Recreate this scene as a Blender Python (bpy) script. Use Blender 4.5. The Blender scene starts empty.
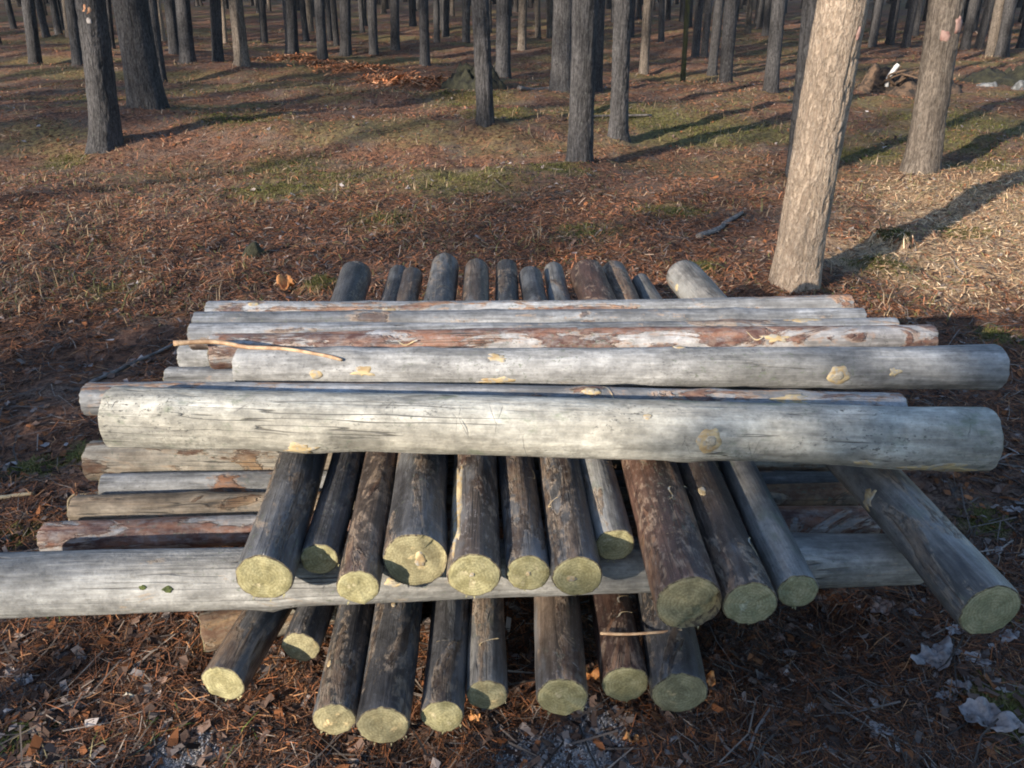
import bpy, math, random
import numpy as np
from mathutils import Vector, Matrix, noise as mn

scene = bpy.context.scene
C = scene.collection

# ---------------------------------------------------------------- camera, sky, sun, exposure
cam_d = bpy.data.cameras.new('camera')
cam_d.sensor_fit = 'HORIZONTAL'
cam_d.sensor_width = 36
cam_d.lens = 28.125
cam_d.clip_start = 0.05
cam_d.clip_end = 600
cam = bpy.data.objects.new('camera', cam_d)
cam.location = (0, 0, 1.55)
cam.rotation_euler = (math.radians(90 - 27), 0, 0)
C.objects.link(cam)
scene.camera = cam

SUN_EL = math.radians(18.5)
SUN_AZ = math.radians(225)          # clockwise from +Y: the sun stands behind and to the left of the camera
world = bpy.data.worlds.new('World')
scene.world = world
world.use_nodes = True
wn = world.node_tree
bg = wn.nodes['Background']
sky = wn.nodes.new('ShaderNodeTexSky')
sky.sky_type = 'NISHITA'
sky.sun_disc = False
sky.sun_elevation = SUN_EL
sky.sun_rotation = SUN_AZ
sky.air_density = 1.0
sky.dust_density = 0.6
sky.ozone_density = 3.0
wn.links.new(sky.outputs['Color'], bg.inputs['Color'])
bg.inputs['Strength'].default_value = 0.15

sun_d = bpy.data.lights.new('sun', 'SUN')
sun_d.energy = 3.5
sun_d.angle = math.radians(0.65)
sun_d.color = (1.0, 0.9, 0.76)
sun = bpy.data.objects.new('sun', sun_d)
to_sun = Vector((math.sin(SUN_AZ) * math.cos(SUN_EL), math.cos(SUN_AZ) * math.cos(SUN_EL), math.sin(SUN_EL)))
sun.rotation_euler = to_sun.to_track_quat('Z', 'Y').to_euler()
sun.location = to_sun * 60
C.objects.link(sun)

scene.view_settings.view_transform = 'Standard'
scene.view_settings.look = 'None'
scene.view_settings.gamma = 1
scene.view_settings.exposure = 1.48
scene.render.engine = 'CYCLES'
scene.cycles.use_denoising = True
scene.cycles.max_bounces = 6
scene.cycles.transparent_max_bounces = 4
scene.cycles.filter_width = 1.9

# ---------------------------------------------------------------- helpers
rs = np.random.RandomState(7)
rnd = random.Random(11)


def tag(o, label=None, cat=None, group=None, kind=None):
    if label: o['label'] = label
    if cat: o['category'] = cat
    if group: o['group'] = group
    if kind: o['kind'] = kind
    return o


def empty(name, loc=(0, 0, 0)):
    o = bpy.data.objects.new(name, None)
    o.empty_display_size = 0.1
    o.location = loc
    C.objects.link(o)
    return o


def link(name, me, mat=None, parent=None):
    if mat is not None and not me.materials:
        me.materials.append(mat)
    o = bpy.data.objects.new(name, me)
    C.objects.link(o)
    if parent is not None:
        o.parent = parent
    return o


def mesh_np(name, co, faces, smooth=True, col=None):
    """co (n,3); faces (m,3) or (m,4) array or list of such arrays; col (n,3) per-vertex colour"""
    if not isinstance(faces, (list, tuple)):
        faces = [faces]
    faces = [np.asarray(f, dtype=np.int32) for f in faces if len(f)]
    co = np.asarray(co, dtype=np.float32)
    me = bpy.data.meshes.new(name)
    me.vertices.add(len(co))
    me.vertices.foreach_set('co', co.ravel())
    tot = np.concatenate([np.full(len(f), f.shape[1], np.int32) for f in faces])
    idx = np.concatenate([f.ravel() for f in faces])
    me.loops.add(len(idx))
    me.loops.foreach_set('vertex_index', idx)
    me.polygons.add(len(tot))
    start = np.concatenate([[0], np.cumsum(tot)[:-1]]).astype(np.int32)
    me.polygons.foreach_set('loop_start', start)
    me.polygons.foreach_set('loop_total', tot)
    me.polygons.foreach_set('use_smooth', np.full(len(tot), smooth, bool))
    if col is not None:
        at = me.color_attributes.new('Col', 'FLOAT_COLOR', 'POINT')
        c4 = np.ones((len(co), 4), np.float32)
        c4[:, :np.shape(col)[1]] = col
        at.data.foreach_set('color', c4.ravel())
    me.update(calc_edges=True)
    return me


def _hash(ix, iy, iz, seed):
    h = (ix.astype(np.int64) * 374761393 + iy.astype(np.int64) * 668265263 + iz.astype(np.int64) * 2147483647 + seed * 974711) & 0xffffffff
    h = ((h ^ (h >> 13)) * 1274126177) & 0xffffffff
    h = h ^ (h >> 16)
    return (h & 0xffff) / 32767.5 - 1.0


def vnoise(x, y, z=None, seed=0):
    """value noise in -1..1, numpy arrays"""
    x = np.asarray(x, float); y = np.asarray(y, float)
    z = np.zeros_like(x) if z is None else np.asarray(z, float)
    ix = np.floor(x); iy = np.floor(y); iz = np.floor(z)
    fx = x - ix; fy = y - iy; fz = z - iz
    ux = fx * fx * (3 - 2 * fx); uy = fy * fy * (3 - 2 * fy); uz = fz * fz * (3 - 2 * fz)
    r = 0
    for dx in (0, 1):
        for dy in (0, 1):
            for dz in (0, 1):
                w = (ux if dx else 1 - ux) * (uy if dy else 1 - uy) * (uz if dz else 1 - uz)
                r = r + w * _hash(ix + dx, iy + dy, iz + dz, seed)
    return r


def sstep(a, b, x):
    t = np.clip((np.asarray(x, float) - a) / (b - a), 0, 1)
    return t * t * (3 - 2 * t)


# ---------------------------------------------------------------- material helpers
class NT:
    def __init__(s, name):
        s.m = bpy.data.materials.new(name)
        s.m.use_nodes = True
        s.t = s.m.node_tree
        s.b = s.t.nodes['Principled BSDF']

    def n(s, typ, ins=None, **props):
        nd = s.t.nodes.new('ShaderNode' + typ)
        for k, v in props.items():
            setattr(nd, k, v)
        for k, v in (ins or {}).items():
            s.put(nd.inputs[k], v)
        return nd

    def put(s, sock, v):
        if hasattr(v, 'is_output'):
            s.t.links.new(v, sock)
        elif isinstance(v, (tuple, list)) and len(v) == 3 and sock.type == 'RGBA':
            sock.default_value = (*v, 1)
        else:
            sock.default_value = v

    def noise(s, vec, scale, detail=4, rough=0.55, dist=0.0):
        return s.n('TexNoise', {'Vector': vec, 'Scale': scale, 'Detail': detail, 'Roughness': rough, 'Distortion': dist}).outputs['Fac']

    def ramp(s, fac, a, b):
        """smooth 0..1 between a and b"""
        return s.n('MapRange', {'Value': fac, 'From Min': a, 'From Max': b, 'To Min': 0.0, 'To Max': 1.0}, interpolation_type='SMOOTHSTEP').outputs[0]

    def rng(s, fac, a, b, lo, hi):
        return s.n('MapRange', {'Value': fac, 'From Min': a, 'From Max': b, 'To Min': lo, 'To Max': hi}).outputs[0]

    def mix(s, f, a, b, mode='MIX'):
        nd = s.t.nodes.new('ShaderNodeMix')
        nd.data_type = 'RGBA'
        nd.blend_type = mode
        s.put(nd.inputs[0], f); s.put(nd.inputs[6], a); s.put(nd.inputs[7], b)
        return nd.outputs[2]

    def math(s, op, a, b=0.0, c=0.0):
        nd = s.t.nodes.new('ShaderNodeMath')
        nd.operation = op
        s.put(nd.inputs[0], a); s.put(nd.inputs[1], b); s.put(nd.inputs[2], c)
        return nd.outputs[0]

    def mapping(s, vec, scale=(1, 1, 1), loc=(0, 0, 0)):
        nd = s.t.nodes.new('ShaderNodeMapping')
        s.put(nd.inputs['Vector'], vec)
        nd.inputs['Scale'].default_value = scale
        nd.inputs['Location'].default_value = loc
        return nd.outputs[0]

    def obj_vec(s):
        """object coordinates shifted by a random amount per object"""
        tc = s.n('TexCoord'); oi = s.n('ObjectInfo')
        k = s.math('MULTIPLY', oi.outputs['Random'], 37.0)
        v = s.n('VectorMath', {0: tc.outputs['Object'], 1: k}, operation='ADD')
        return v.outputs[0]

    def bump(s, h, strength, dist, normal=None):
        ins = {'Height': h, 'Strength': strength, 'Distance': dist}
        if normal is not None:
            ins['Normal'] = normal
        return s.n('Bump', ins).outputs[0]

    def out(s, color=None, rough=None, normal=None, spec=None):
        if color is not None: s.put(s.b.inputs['Base Color'], color)
        if rough is not None: s.put(s.b.inputs['Roughness'], rough)
        if normal is not None: s.put(s.b.inputs['Normal'], normal)
        if spec is not None: s.put(s.b.inputs['Specular IOR Level'], spec)
        return s.m


def log_mat(name, c1, c2, streak=0.25, speck=0.0, speck_col=(0.04, 0.04, 0.04), patch=0.0, patch1=(0.16, 0.06, 0.035), patch2=(0.42, 0.2, 0.1),
            ochre=0.0, green=0.0, cracks=0.0, rough=0.75, spec=0.3, bump=0.6, grey=None, dark=0.35, dark_col=(0.11, 0.105, 0.1)):
    t = NT(name)
    v = t.obj_vec()
    lon = t.mapping(v, (0.16, 1, 1))
    vlon = t.mapping(v, (0.045, 1, 1))
    n1 = t.noise(lon, 9, 5, 0.6)
    col = t.mix(t.ramp(n1, 0.36, 0.64), c1, c2)
    n2 = t.noise(vlon, 95, 4, 0.65)
    n2b = t.noise(v, 45, 5, 0.7)
    col = t.mix(1.0, col, t.n('CombineColor', {0: (k := t.rng(n2, 0.3, 0.7, 1 - streak, 1 + streak)), 1: k, 2: k}).outputs[0], 'MULTIPLY')
    k2 = t.math('MULTIPLY', t.rng(n2b, 0.3, 0.7, 0.74, 1.22), t.rng(t.noise(t.mapping(v, (0.45, 1, 1), (8, 2, 5)), 24, 4, 0.65), 0.34, 0.66, 0.6, 1.18))
    col = t.mix(1.0, col, t.n('CombineColor', {0: k2, 1: k2, 2: k2}).outputs[0], 'MULTIPLY')
    if grey is not None:
        ng = t.noise(t.mapping(v, (0.35, 1, 1), (3, 1, 2)), 7, 5, 0.65)
        col = t.mix(t.math('MULTIPLY', t.ramp(ng, 0.52, 0.66), 0.75), col, grey)
    h = t.math('ADD', t.math('MULTIPLY', n2, 0.7), t.math('MULTIPLY', n2b, 0.6))
    if dark > 0:
        n7 = t.noise(t.mapping(v, (0.09, 1, 1), (6, 3, 1)), 11, 6, 0.68, 0.3)
        n8 = t.noise(t.mapping(v, (0.5, 1, 1), (1, 5, 8)), 2.2, 3, 0.5)
        col = t.mix(t.math('MULTIPLY', t.math('MULTIPLY', t.ramp(n7, 0.5, 0.66), t.ramp(n8, 0.35, 0.6)), dark * 1.5), col, dark_col)
    if green > 0:
        n6 = t.noise(t.mapping(v, (0.6, 1, 1), (9, 9, 9)), 13, 6, 0.7)
        col = t.mix(t.math('MULTIPLY', t.ramp(n6, 0.56, 0.7), green), col, (0.12, 0.15, 0.09))
    if ochre > 0:
        n5 = t.noise(t.mapping(v, (0.22, 1, 1), (5, 2, 7)), 7, 4, 0.6, 0.4)
        col = t.mix(t.math('MULTIPLY', t.ramp(n5, 0.62, 0.69), ochre), col, (0.48, 0.34, 0.16))
    if patch > 0:
        n4 = t.noise(t.mapping(v, (0.3, 1, 1), (1, 7, 3)), 10, 7, 0.66, 0.8)
        pm = t.ramp(n4, 0.66 - 0.3 * patch, 0.69 - 0.3 * patch)
        n4b = t.noise(t.mapping(v, (0.25, 1, 1), (4, 4, 4)), 22, 4, 0.6)
        pc = t.mix(t.ramp(n4b, 0.42, 0.64), patch1, patch2)
        th_ = 0.66 - 0.3 * patch
        fr = t.math('MULTIPLY', t.ramp(n4, th_ - 0.045, th_), t.ramp(t.noise(v, 40, 3), 0.42, 0.56))
        col = t.mix(t.math('MULTIPLY', fr, 0.7), col, t.mix(0.5, patch2, (0.4, 0.32, 0.24)))
        col = t.mix(t.math('MULTIPLY', pm, t.rng(t.noise(t.mapping(v, (0.5, 1, 1), (3, 3, 3)), 60, 5, 0.7), 0.35, 0.6, 0.45, 1.0)), col, pc)
        h = t.math('ADD', h, t.math('MULTIPLY', pm, 3.0))
    ck = t.noise(t.mapping(v, (0.03, 1, 1), (4, 8, 2)), 30, 2, 0.5)
    ckm = t.math('MULTIPLY', t.ramp(t.math('ABSOLUTE', t.math('SUBTRACT', ck, 0.5)), 0.011, 0.002), t.ramp(t.noise(t.mapping(v, (0.4, 1, 1), (2, 2, 9)), 6, 3), 0.5, 0.6))
    col = t.mix(t.math('MULTIPLY', ckm, 0.8), col, (0.05, 0.045, 0.04))
    h = t.math('SUBTRACT', h, t.math('MULTIPLY', ckm, 1.5))
    li = t.noise(t.mapping(v, (0.8, 1, 1), (1, 1, 7)), 75, 4, 0.75)
    lim = t.math('MULTIPLY', t.ramp(li, 0.58, 0.64), t.ramp(t.noise(t.mapping(v, (0.6, 1, 1), (8, 1, 1)), 5, 3), 0.48, 0.62))
    col = t.mix(t.math('MULTIPLY', lim, 0.75), col, (0.12, 0.135, 0.1))
    if speck > 0:
        n3 = t.noise(t.mapping(v, (0.6, 1, 1)), 120, 3, 0.7)
        n3m = t.noise(t.mapping(v, (0.5, 1, 1), (2, 2, 2)), 8, 4, 0.6)
        sm = t.math('MULTIPLY', t.ramp(n3, 0.57, 0.66), t.ramp(n3m, 0.4, 0.62))
        col = t.mix(t.math('MULTIPLY', sm, speck), col, speck_col)
    if cracks > 0:
        vo = t.n('TexVoronoi', {'Vector': t.mapping(v, (1.0, 0.35, 0.35)), 'Scale': 17.0, 'Randomness': 1.0}, feature='DISTANCE_TO_EDGE').outputs['Distance']
        cm = t.math('MULTIPLY', t.ramp(vo, 0.012, 0.0), t.ramp(t.noise(v, 9), 0.55, 0.68))
        col = t.mix(t.math('MULTIPLY', cm, cracks), col, (0.09, 0.08, 0.07))
        h = t.math('SUBTRACT', h, t.math('MULTIPLY', cm, 1.0))
    nb = t.bump(h, bump, 0.009)
    r = t.rng(n2b, 0.3, 0.7, rough - 0.1, rough + 0.12)
    return t.out(col, r, nb, spec)


def cut_mat(name, c1, c2, core, rim=(0.14, 0.11, 0.05)):
    t = NT(name)
    tc = t.n('TexCoord'); oi = t.n('ObjectInfo')
    v = t.obj_vec()
    sep = t.n('SeparateXYZ', {0: tc.outputs['Object']})
    y, z = sep.outputs[1], sep.outputs[2]
    wob = t.noise(v, 22, 3)
    d = t.math('SQRT', t.math('ADD', t.math('MULTIPLY', y, y), t.math('MULTIPLY', z, z)))
    dw = t.math('ADD', d, t.math('MULTIPLY', wob, 0.014))
    ring = t.math('SINE', t.math('MULTIPLY', dw, 850.0))
    blot = t.noise(v, 30, 4, 0.6)
    col = t.mix(t.ramp(blot, 0.35, 0.65), c1, c2)
    col = t.mix(t.math('MULTIPLY', t.ramp(t.noise(t.mapping(v, (1, 1, 1), (3, 8, 1)), 38, 3), 0.57, 0.66), t.ramp(d, 0.045, 0.012)), col, core)
    col = t.mix(t.math('MULTIPLY', t.ramp(ring, -0.2, 1.0), 0.55), col, t.mix(0.5, col, rim))
    fine = t.noise(v, 260, 3, 0.7)
    kf = t.rng(fine, 0.3, 0.7, 0.72, 1.25)
    col = t.mix(1.0, col, t.n('CombineColor', {0: kf, 1: kf, 2: kf}).outputs[0], 'MULTIPLY')
    # saw kerf lines in a direction of their own on every end
    a = t.math('MULTIPLY', oi.outputs['Random'], 6.283)
    ln = t.math('ADD', t.math('MULTIPLY', y, t.math('COSINE', a)), t.math('MULTIPLY', z, t.math('SINE', a)))
    kerf = t.math('SINE', t.math('ADD', t.math('MULTIPLY', ln, 900.0), t.math('MULTIPLY', wob, 6.0)))
    h = t.math('ADD', t.math('MULTIPLY', kerf, 0.05), fine)
    # dark drying checks that run out from the pith, and a stained rim
    ang = t.math('ARCTAN2', z, y)
    chk = t.noise(t.n('CombineXYZ', {0: t.math('MULTIPLY', ang, 2.2), 1: t.math('MULTIPLY', oi.outputs['Random'], 60.0), 2: t.math('MULTIPLY', d, 6.0)}).outputs[0], 2.6, 2)
    col = t.mix(t.math('MULTIPLY', t.ramp(t.math('ABSOLUTE', t.math('SUBTRACT', chk, 0.5)), 0.012, 0.0), t.math('MULTIPLY', t.ramp(wob, 0.45, 0.6), 0.55)), col, (0.1, 0.085, 0.045))
    stain = t.noise(t.mapping(v, (1, 1, 1), (5, 1, 9)), 55, 4, 0.7)
    col = t.mix(t.math('MULTIPLY', t.ramp(stain, 0.52, 0.7), 0.5), col, (0.15, 0.14, 0.075))
    return t.out(col, 0.88, t.bump(h, 0.45, 0.003), 0.2)


def bark_mat(name, c1, c2, c3, moss=0.0, fine=1.0, st=0.13, fk=0.45):
    t = NT(name)
    v = t.obj_vec()
    furrow = t.noise(t.mapping(v, (1, 1, st)), 34 * fine, 6, 0.62, 0.5)
    flake = t.noise(t.mapping(v, (1, 1, fk)), 60 * fine, 5, 0.7, 0.3)
    f = t.ramp(furrow, 0.40, 0.58)
    col = t.mix(t.ramp(flake, 0.34, 0.66), c1, c2)
    col = t.mix(t.math('MULTIPLY', t.ramp(furrow, 0.47, 0.36), 0.7), col, c3)
    big = t.noise(t.mapping(v, (1, 1, 0.4), (4, 4, 4)), 5, 5, 0.6)
    kb = t.rng(big, 0.3, 0.7, 0.68, 1.32)
    col = t.mix(1.0, col, t.n('CombineColor', {0: kb, 1: kb, 2: kb}).outputs[0], 'MULTIPLY')
    lich = t.noise(t.mapping(v, (1, 1, 0.6), (7, 1, 4)), 34, 5, 0.7)
    col = t.mix(t.math('MULTIPLY', t.ramp(lich, 0.6, 0.68), 0.25), col, (0.2, 0.21, 0.19))
    if moss > 0:
        col = t.mix(t.math('MULTIPLY', t.ramp(t.noise(v, 9, 5), 0.4, 0.6), moss), col, (0.09, 0.1, 0.02))
    h = t.math('ADD', t.math('MULTIPLY', f, 0.9), t.math('MULTIPLY', flake, 0.8))
    return t.out(col, 0.9, t.bump(h, 0.8, 0.012), 0.15)


def col_mat(name, rough=0.8, spec=0.2, trans=0.0):
    t = NT(name)
    a = t.n('VertexColor', layer_name='Col')
    m = t.out(a.outputs['Color'], rough, None, spec)
    return m


M = {}
# weathered, peeled cross logs
M['pale'] = log_mat('weathered_pale_wood', (0.29, 0.27, 0.225), (0.44, 0.42, 0.365), 0.18, 0.9, (0.06, 0.06, 0.055), 0, green=0.6, cracks=0.35, rough=0.8, dark=0.5)
M['grey'] = log_mat('weathered_grey_wood', (0.17, 0.167, 0.16), (0.34, 0.333, 0.32), 0.24, 0.5, ochre=0.25, rough=0.78, dark=0.4)
M['silver'] = log_mat('silver_grey_wood', (0.17, 0.173, 0.178), (0.35, 0.35, 0.352), 0.4, 0.4, patch=0.16, patch1=(0.1, 0.07, 0.06), patch2=(0.3, 0.2, 0.14), rough=0.7, dark=0.6)
M['red'] = log_mat('grey_wood_with_red_bark', (0.28, 0.262, 0.25), (0.41, 0.39, 0.375), 0.25, 0.5, patch=0.68, patch1=(0.085, 0.042, 0.035), patch2=(0.25, 0.12, 0.075), rough=0.66, dark=0.3)
M['redpart'] = log_mat('silver_wood_with_bark_scraps', (0.21, 0.21, 0.21), (0.37, 0.365, 0.36), 0.3, 0.4, patch=0.42, patch1=(0.12, 0.058, 0.042), patch2=(0.34, 0.18, 0.1), ochre=0.2, rough=0.7, dark=0.5)
M['tan'] = log_mat('tan_weathered_wood', (0.19, 0.145, 0.1), (0.36, 0.32, 0.255), 0.35, 0.6, patch=0.5, patch1=(0.12, 0.065, 0.04), patch2=(0.3, 0.19, 0.1), rough=0.8, dark=0.4)
M['slate'] = log_mat('slate_grey_wood', (0.12, 0.12, 0.12), (0.3, 0.295, 0.285), 0.35, 0.5, patch=0.25, patch1=(0.08, 0.05, 0.04), rough=0.72, dark=0.6, dark_col=(.05, .048, .047))
M['beam'] = log_mat('smooth_weathered_wood', (0.21, 0.2, 0.182), (0.35, 0.338, 0.312), 0.28, 0.4, (0.1, 0.09, 0.07), patch=0.1, patch1=(0.2, 0.16, 0.12), patch2=(0.32, 0.24, 0.16), rough=0.72, dark=0.35)
# thinner poles, grey-brown to nearly black
DK = (.022, .02, .02)
M['pole_dark'] = log_mat('dark_pole_wood', (0.036, 0.034, 0.035), (0.1, 0.097, 0.097), 0.35, 0.6, (.2, .19, .18), patch=0.36, patch1=(0.04, 0.027, 0.021), patch2=(0.13, 0.088, 0.06), rough=0.42, spec=0.55, grey=(0.15, 0.15, 0.152), dark=0.7, dark_col=DK)
M['pole_brown'] = log_mat('brown_pole_wood', (0.05, 0.036, 0.029), (0.12, 0.088, 0.066), 0.35, 0.6, (.25, .22, .2), patch=0.4, patch1=(0.065, 0.036, 0.025), patch2=(0.26, 0.165, 0.1), rough=0.44, spec=0.55, grey=(0.14, 0.14, 0.142), dark=0.6, dark_col=DK)
M['pole_grey'] = log_mat('grey_pole_wood', (0.11, 0.103, 0.094), (0.23, 0.215, 0.195), 0.3, 0.6, patch=0.22, patch1=(0.09, 0.062, 0.045), patch2=(0.22, 0.16, 0.11), rough=0.5, spec=0.5, green=0.4, grey=(0.26, 0.255, 0.24), dark=0.5, dark_col=DK)
M['pole_red'] = log_mat('reddish_pole_bark', (0.05, 0.03, 0.025), (0.11, 0.06, 0.042), 0.35, 0.5, (.25, .2, .16), patch=0.4, patch1=(0.07, 0.034, 0.024), patch2=(0.22, 0.12, 0.07), rough=0.42, spec=0.55, dark=0.5, dark_col=DK)
M['cut_y'] = cut_mat('fresh_cut_yellow', (0.25, 0.22, 0.108), (0.38, 0.34, 0.185), (0.52, 0.44, 0.27))
M['cut_shade'] = cut_mat('cut_shaded_green', (0.2, 0.2, 0.115), (0.32, 0.3, 0.18), (0.38, 0.38, 0.27))  # greener, duller copy: shade on the right-hand pole ends put into colour
M['cut_b'] = cut_mat('cut_olive_brown', (0.21, 0.18, 0.1), (0.33, 0.29, 0.165), (0.58, 0.43, 0.23))
M['cut_o'] = cut_mat('cut_weathered', (0.3, 0.26, 0.2), (0.42, 0.37, 0.29), (0.45, 0.38, 0.28))
t = NT('bark_rim')
v = t.obj_vec()
M['rim'] = t.out(t.mix(t.ramp(t.noise(v, 90, 4), .4, .6), (0.06, 0.045, 0.03), (0.2, 0.165, 0.09)), .9)
t = NT('bare_ochre_wood')
v = t.obj_vec()
n = t.noise(t.mapping(v, (0.3, 1, 1)), 60, 4)
n2 = t.noise(v, 55, 4, .7)
M['ochre'] = t.out(t.mix(t.ramp(n2, 0.46, 0.62), t.mix(t.ramp(n, 0.35, 0.65), (0.28, 0.19, 0.09), (0.48, 0.37, 0.2)), (0.3, 0.275, 0.23)), 0.75, t.bump(n, 0.6, 0.004))
t = NT('moss_green')
v = t.obj_vec()
n = t.noise(v, 70, 4)
M['moss'] = t.out(t.mix(t.ramp(n, 0.35, 0.65), (0.035, 0.045, 0.012), (0.1, 0.12, 0.03)), 0.95, t.bump(n, 1.0, 0.01))
M['bark'] = bark_mat('pine_bark', (0.036, 0.034, 0.035), (0.085, 0.08, 0.08), (0.016, 0.015, 0.015))
M['bark_pale'] = bark_mat('pale_flaky_bark', (0.235, 0.175, 0.128), (0.39, 0.31, 0.24), (0.16, 0.115, 0.085), fine=1.8, st=0.3, fk=0.6)
M['bark_tan'] = bark_mat('tan_bark', (0.08, 0.064, 0.052), (0.17, 0.14, 0.115), (0.035, 0.028, 0.023))
M['bark_mossy'] = bark_mat('mossy_bark', (0.06, 0.05, 0.035), (0.11, 0.1, 0.06), (0.03, 0.03, 0.02), 0.4)
M['col'] = col_mat('litter_colours', 0.75, 0.25)
M['colm'] = col_mat('matt_litter', 0.95, 0.1)
t = NT('needles')
v = t.n('TexCoord').outputs['Object']
M['needles'] = t.out(t.mix(t.ramp(t.noise(v, 1.5), 0.35, 0.65), (0.03, 0.05, 0.022), (0.06, 0.085, 0.035)), 0.7)

# ---------------------------------------------------------------- ground
MOSS = [(-1.6, 7.2, .8, .6), (.4, 7.3, .35, .6), (-3.2, 9.6, .7, .5), (1.2, 5.9, .3, .5), (.5, 5.3, .3, .4), (4.6, 8.8, .9, .7), (-.9, 5.6, .3, .5), (3.1, 5.4, .25, .5), (-.6, 11.5, .8, .6), (-5.5, 11.5, .7, .5), (-2.02, 6.70, .5, .8), (-0.36, 6.88, .7, .8), (-2.21, 7.95, .5, .6), (-0.14, 9.72, .6, .7), (2.20, 9.72, 1.3, .9), (1.33, 10.24, .7, .8), (3.49, 8.21, .6, .8),
        (5.43, 10.09, 1.2, .8), (1.11, 4.49, .13, 1.0), (2.45, 5.02, .12, 1.2), (2.20, 4.57, .2, .9), (-1.04, 4.19, .12, 1.0), (-1.70, 2.37, .09, .8), (-1.57, 2.47, .08, .8),
        (1.17, 1.33, .14, .7), (1.51, 2.08, .09, .8), (-1.50, 1.98, .1, .7), (-2.23, 4.19, .16, .6), (-4.53, 8.21, .3, .7), (2.33, 3.51, .14, .8), (-1.1, 1.25, .08, .7), (4.4, 7.6, .4, .8)]
DUST = [(0.2, 1.24, .16, 1.3), (-0.72, 1.19, .1, .9), (0.05, 1.17, .14, 1.0)]
CHIPS = [(-4.5, 17.6, .8, .9), (-3.6, 16.8, .7, .8), (-3.0, 16.1, .8, 1.0), (-2.2, 14.7, .6, .7), (-1.45, 13.4, .55, 1.2), (-2.0, 14.2, .5, .7)]


ROOTS = [(-4.22, 8.58, .14), (-4.42, 10.16, .19), (-.29, 9.06, .09), (.71, 12.16, .14), (.64, 7.67, .113), (1.14, 8.87, .09), (1.54, 4.16, .13), (3.72, 7.36, .14), (3.75, 12.27, .1), (3.41, 13.59, .1)]


def blobs(L, x, y, warp=0.35):
    r = np.zeros_like(np.asarray(x, float))
    for bx, by, br, s in L:
        d = np.hypot(x - bx, y - by) / br
        d = d + warp * vnoise(x * 2.2 / br, y * 2.2 / br, seed=3)
        r = np.maximum(r, s * (1 - sstep(0.45, 1.15, d)))
    return r


def ground_h(x, y):
    x = np.asarray(x, float); y = np.asarray(y, float)
    d = np.hypot(x, y - 1.5)
    far = sstep(3.2, 7.0, d)
    h = far * (0.11 * vnoise(x * .17 + 3, y * .62, seed=1) + 0.06 * vnoise(x * .6, y * 1.1, seed=2))
    h = h + (0.3 + 0.7 * far) * 0.035 * vnoise(x * 2.3, y * 2.3, seed=4)
    h = h + 0.014 * vnoise(x * 6.1, y * 6.1, seed=5) + 0.010 * vnoise(x * 13, y * 13, seed=6)
    h = h + 0.06 * blobs([(2.45, 5.02, .14, 1.2), (-1.04, 4.19, .14, .8), (-1.6, 4.78, .07, .8), (1.11, 4.49, .14, .4), (2.2, 4.57, .2, .5)], x, y, .2)
    h = h + 0.05 * blobs(CHIPS, x, y)
    for bx, by, br in ROOTS:
        h = h + .055 * np.exp(-((x - bx) ** 2 + (y - by) ** 2) / (2.3 * br) ** 2)
    near = (np.abs(x) < 1.3) & (y > .9) & (y < 3.4)
    h = np.where(near, np.minimum(h, 0.012), h)
    return h


def sunpatch_mask(x, y):  # where the sunlit patch is put into the floor colour
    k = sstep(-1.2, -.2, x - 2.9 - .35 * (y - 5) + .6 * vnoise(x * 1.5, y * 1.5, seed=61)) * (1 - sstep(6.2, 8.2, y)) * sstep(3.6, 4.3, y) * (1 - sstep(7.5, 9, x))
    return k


def axis(lo, hi, step, far, grow):
    a = list(np.arange(lo, hi, step))
    s = step; v = a[0]; left = []
    while v > -far:
        s *= grow; v -= s; left.append(v)
    s = step; v = a[-1]; right = []
    while v < far:
        s *= grow; v += s; right.append(v)
    return np.array(left[::-1] + a + right)


gx = axis(-2.6, 2.8, 0.026, 260, 1.045)
gy = axis(0.7, 5.6, 0.026, 260, 1.03)
GX, GY = np.meshgrid(gx, gy)
GZ = ground_h(GX, GY)
nx, ny = len(gx), len(gy)
ii = (np.arange(ny - 1)[:, None] * nx + np.arange(nx - 1)[None, :]).ravel()
gf = np.stack([ii, ii + 1, ii + nx + 1, ii + nx], 1)
X, Y = GX.ravel(), GY.ravel()
mk = np.stack([blobs(MOSS, X, Y), blobs(DUST, X, Y, .5), blobs(CHIPS, X, Y), sunpatch_mask(X, Y)], 1)
gme = mesh_np('ground', np.stack([X, Y, GZ.ravel()], 1), gf, True, mk)
t = NT('forest_floor')
pos = t.n('NewGeometry').outputs['Position']
vc = t.n('VertexColor', layer_name='Col')
sepm = t.n('SeparateColor', {0: vc.outputs['Color']})
a = t.noise(pos, 2.2, 8, 0.65)
b_ = t.noise(pos, 22, 6, 0.7)
c_ = t.noise(pos, 90, 4, 0.7)
col = t.mix(t.ramp(b_, 0.36, 0.64), (0.062, 0.034, 0.025), (0.26, 0.13, 0.078))
col = t.mix(t.math('MULTIPLY', t.ramp(a, 0.45, 0.62), 0.75), col, t.mix(t.ramp(c_, 0.4, 0.6), (0.07, 0.05, 0.042), (0.25, 0.18, 0.135)))
col = t.mix(t.math('MULTIPLY', t.ramp(c_, 0.56, 0.68), 0.6), col, (0.22, 0.15, 0.1))
farm = t.ramp(t.n('SeparateXYZ', {0: pos}).outputs[1], 5.0, 10.0)
big = t.noise(t.mapping(pos, (0.5, 1, 1)), 0.75, 7, 0.65)
mossn = t.math('MULTIPLY', t.ramp(big, 0.46, 0.6), farm)
mcol = t.mix(t.ramp(b_, 0.35, 0.65), (0.08, 0.074, 0.028), (0.22, 0.19, 0.075))
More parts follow.
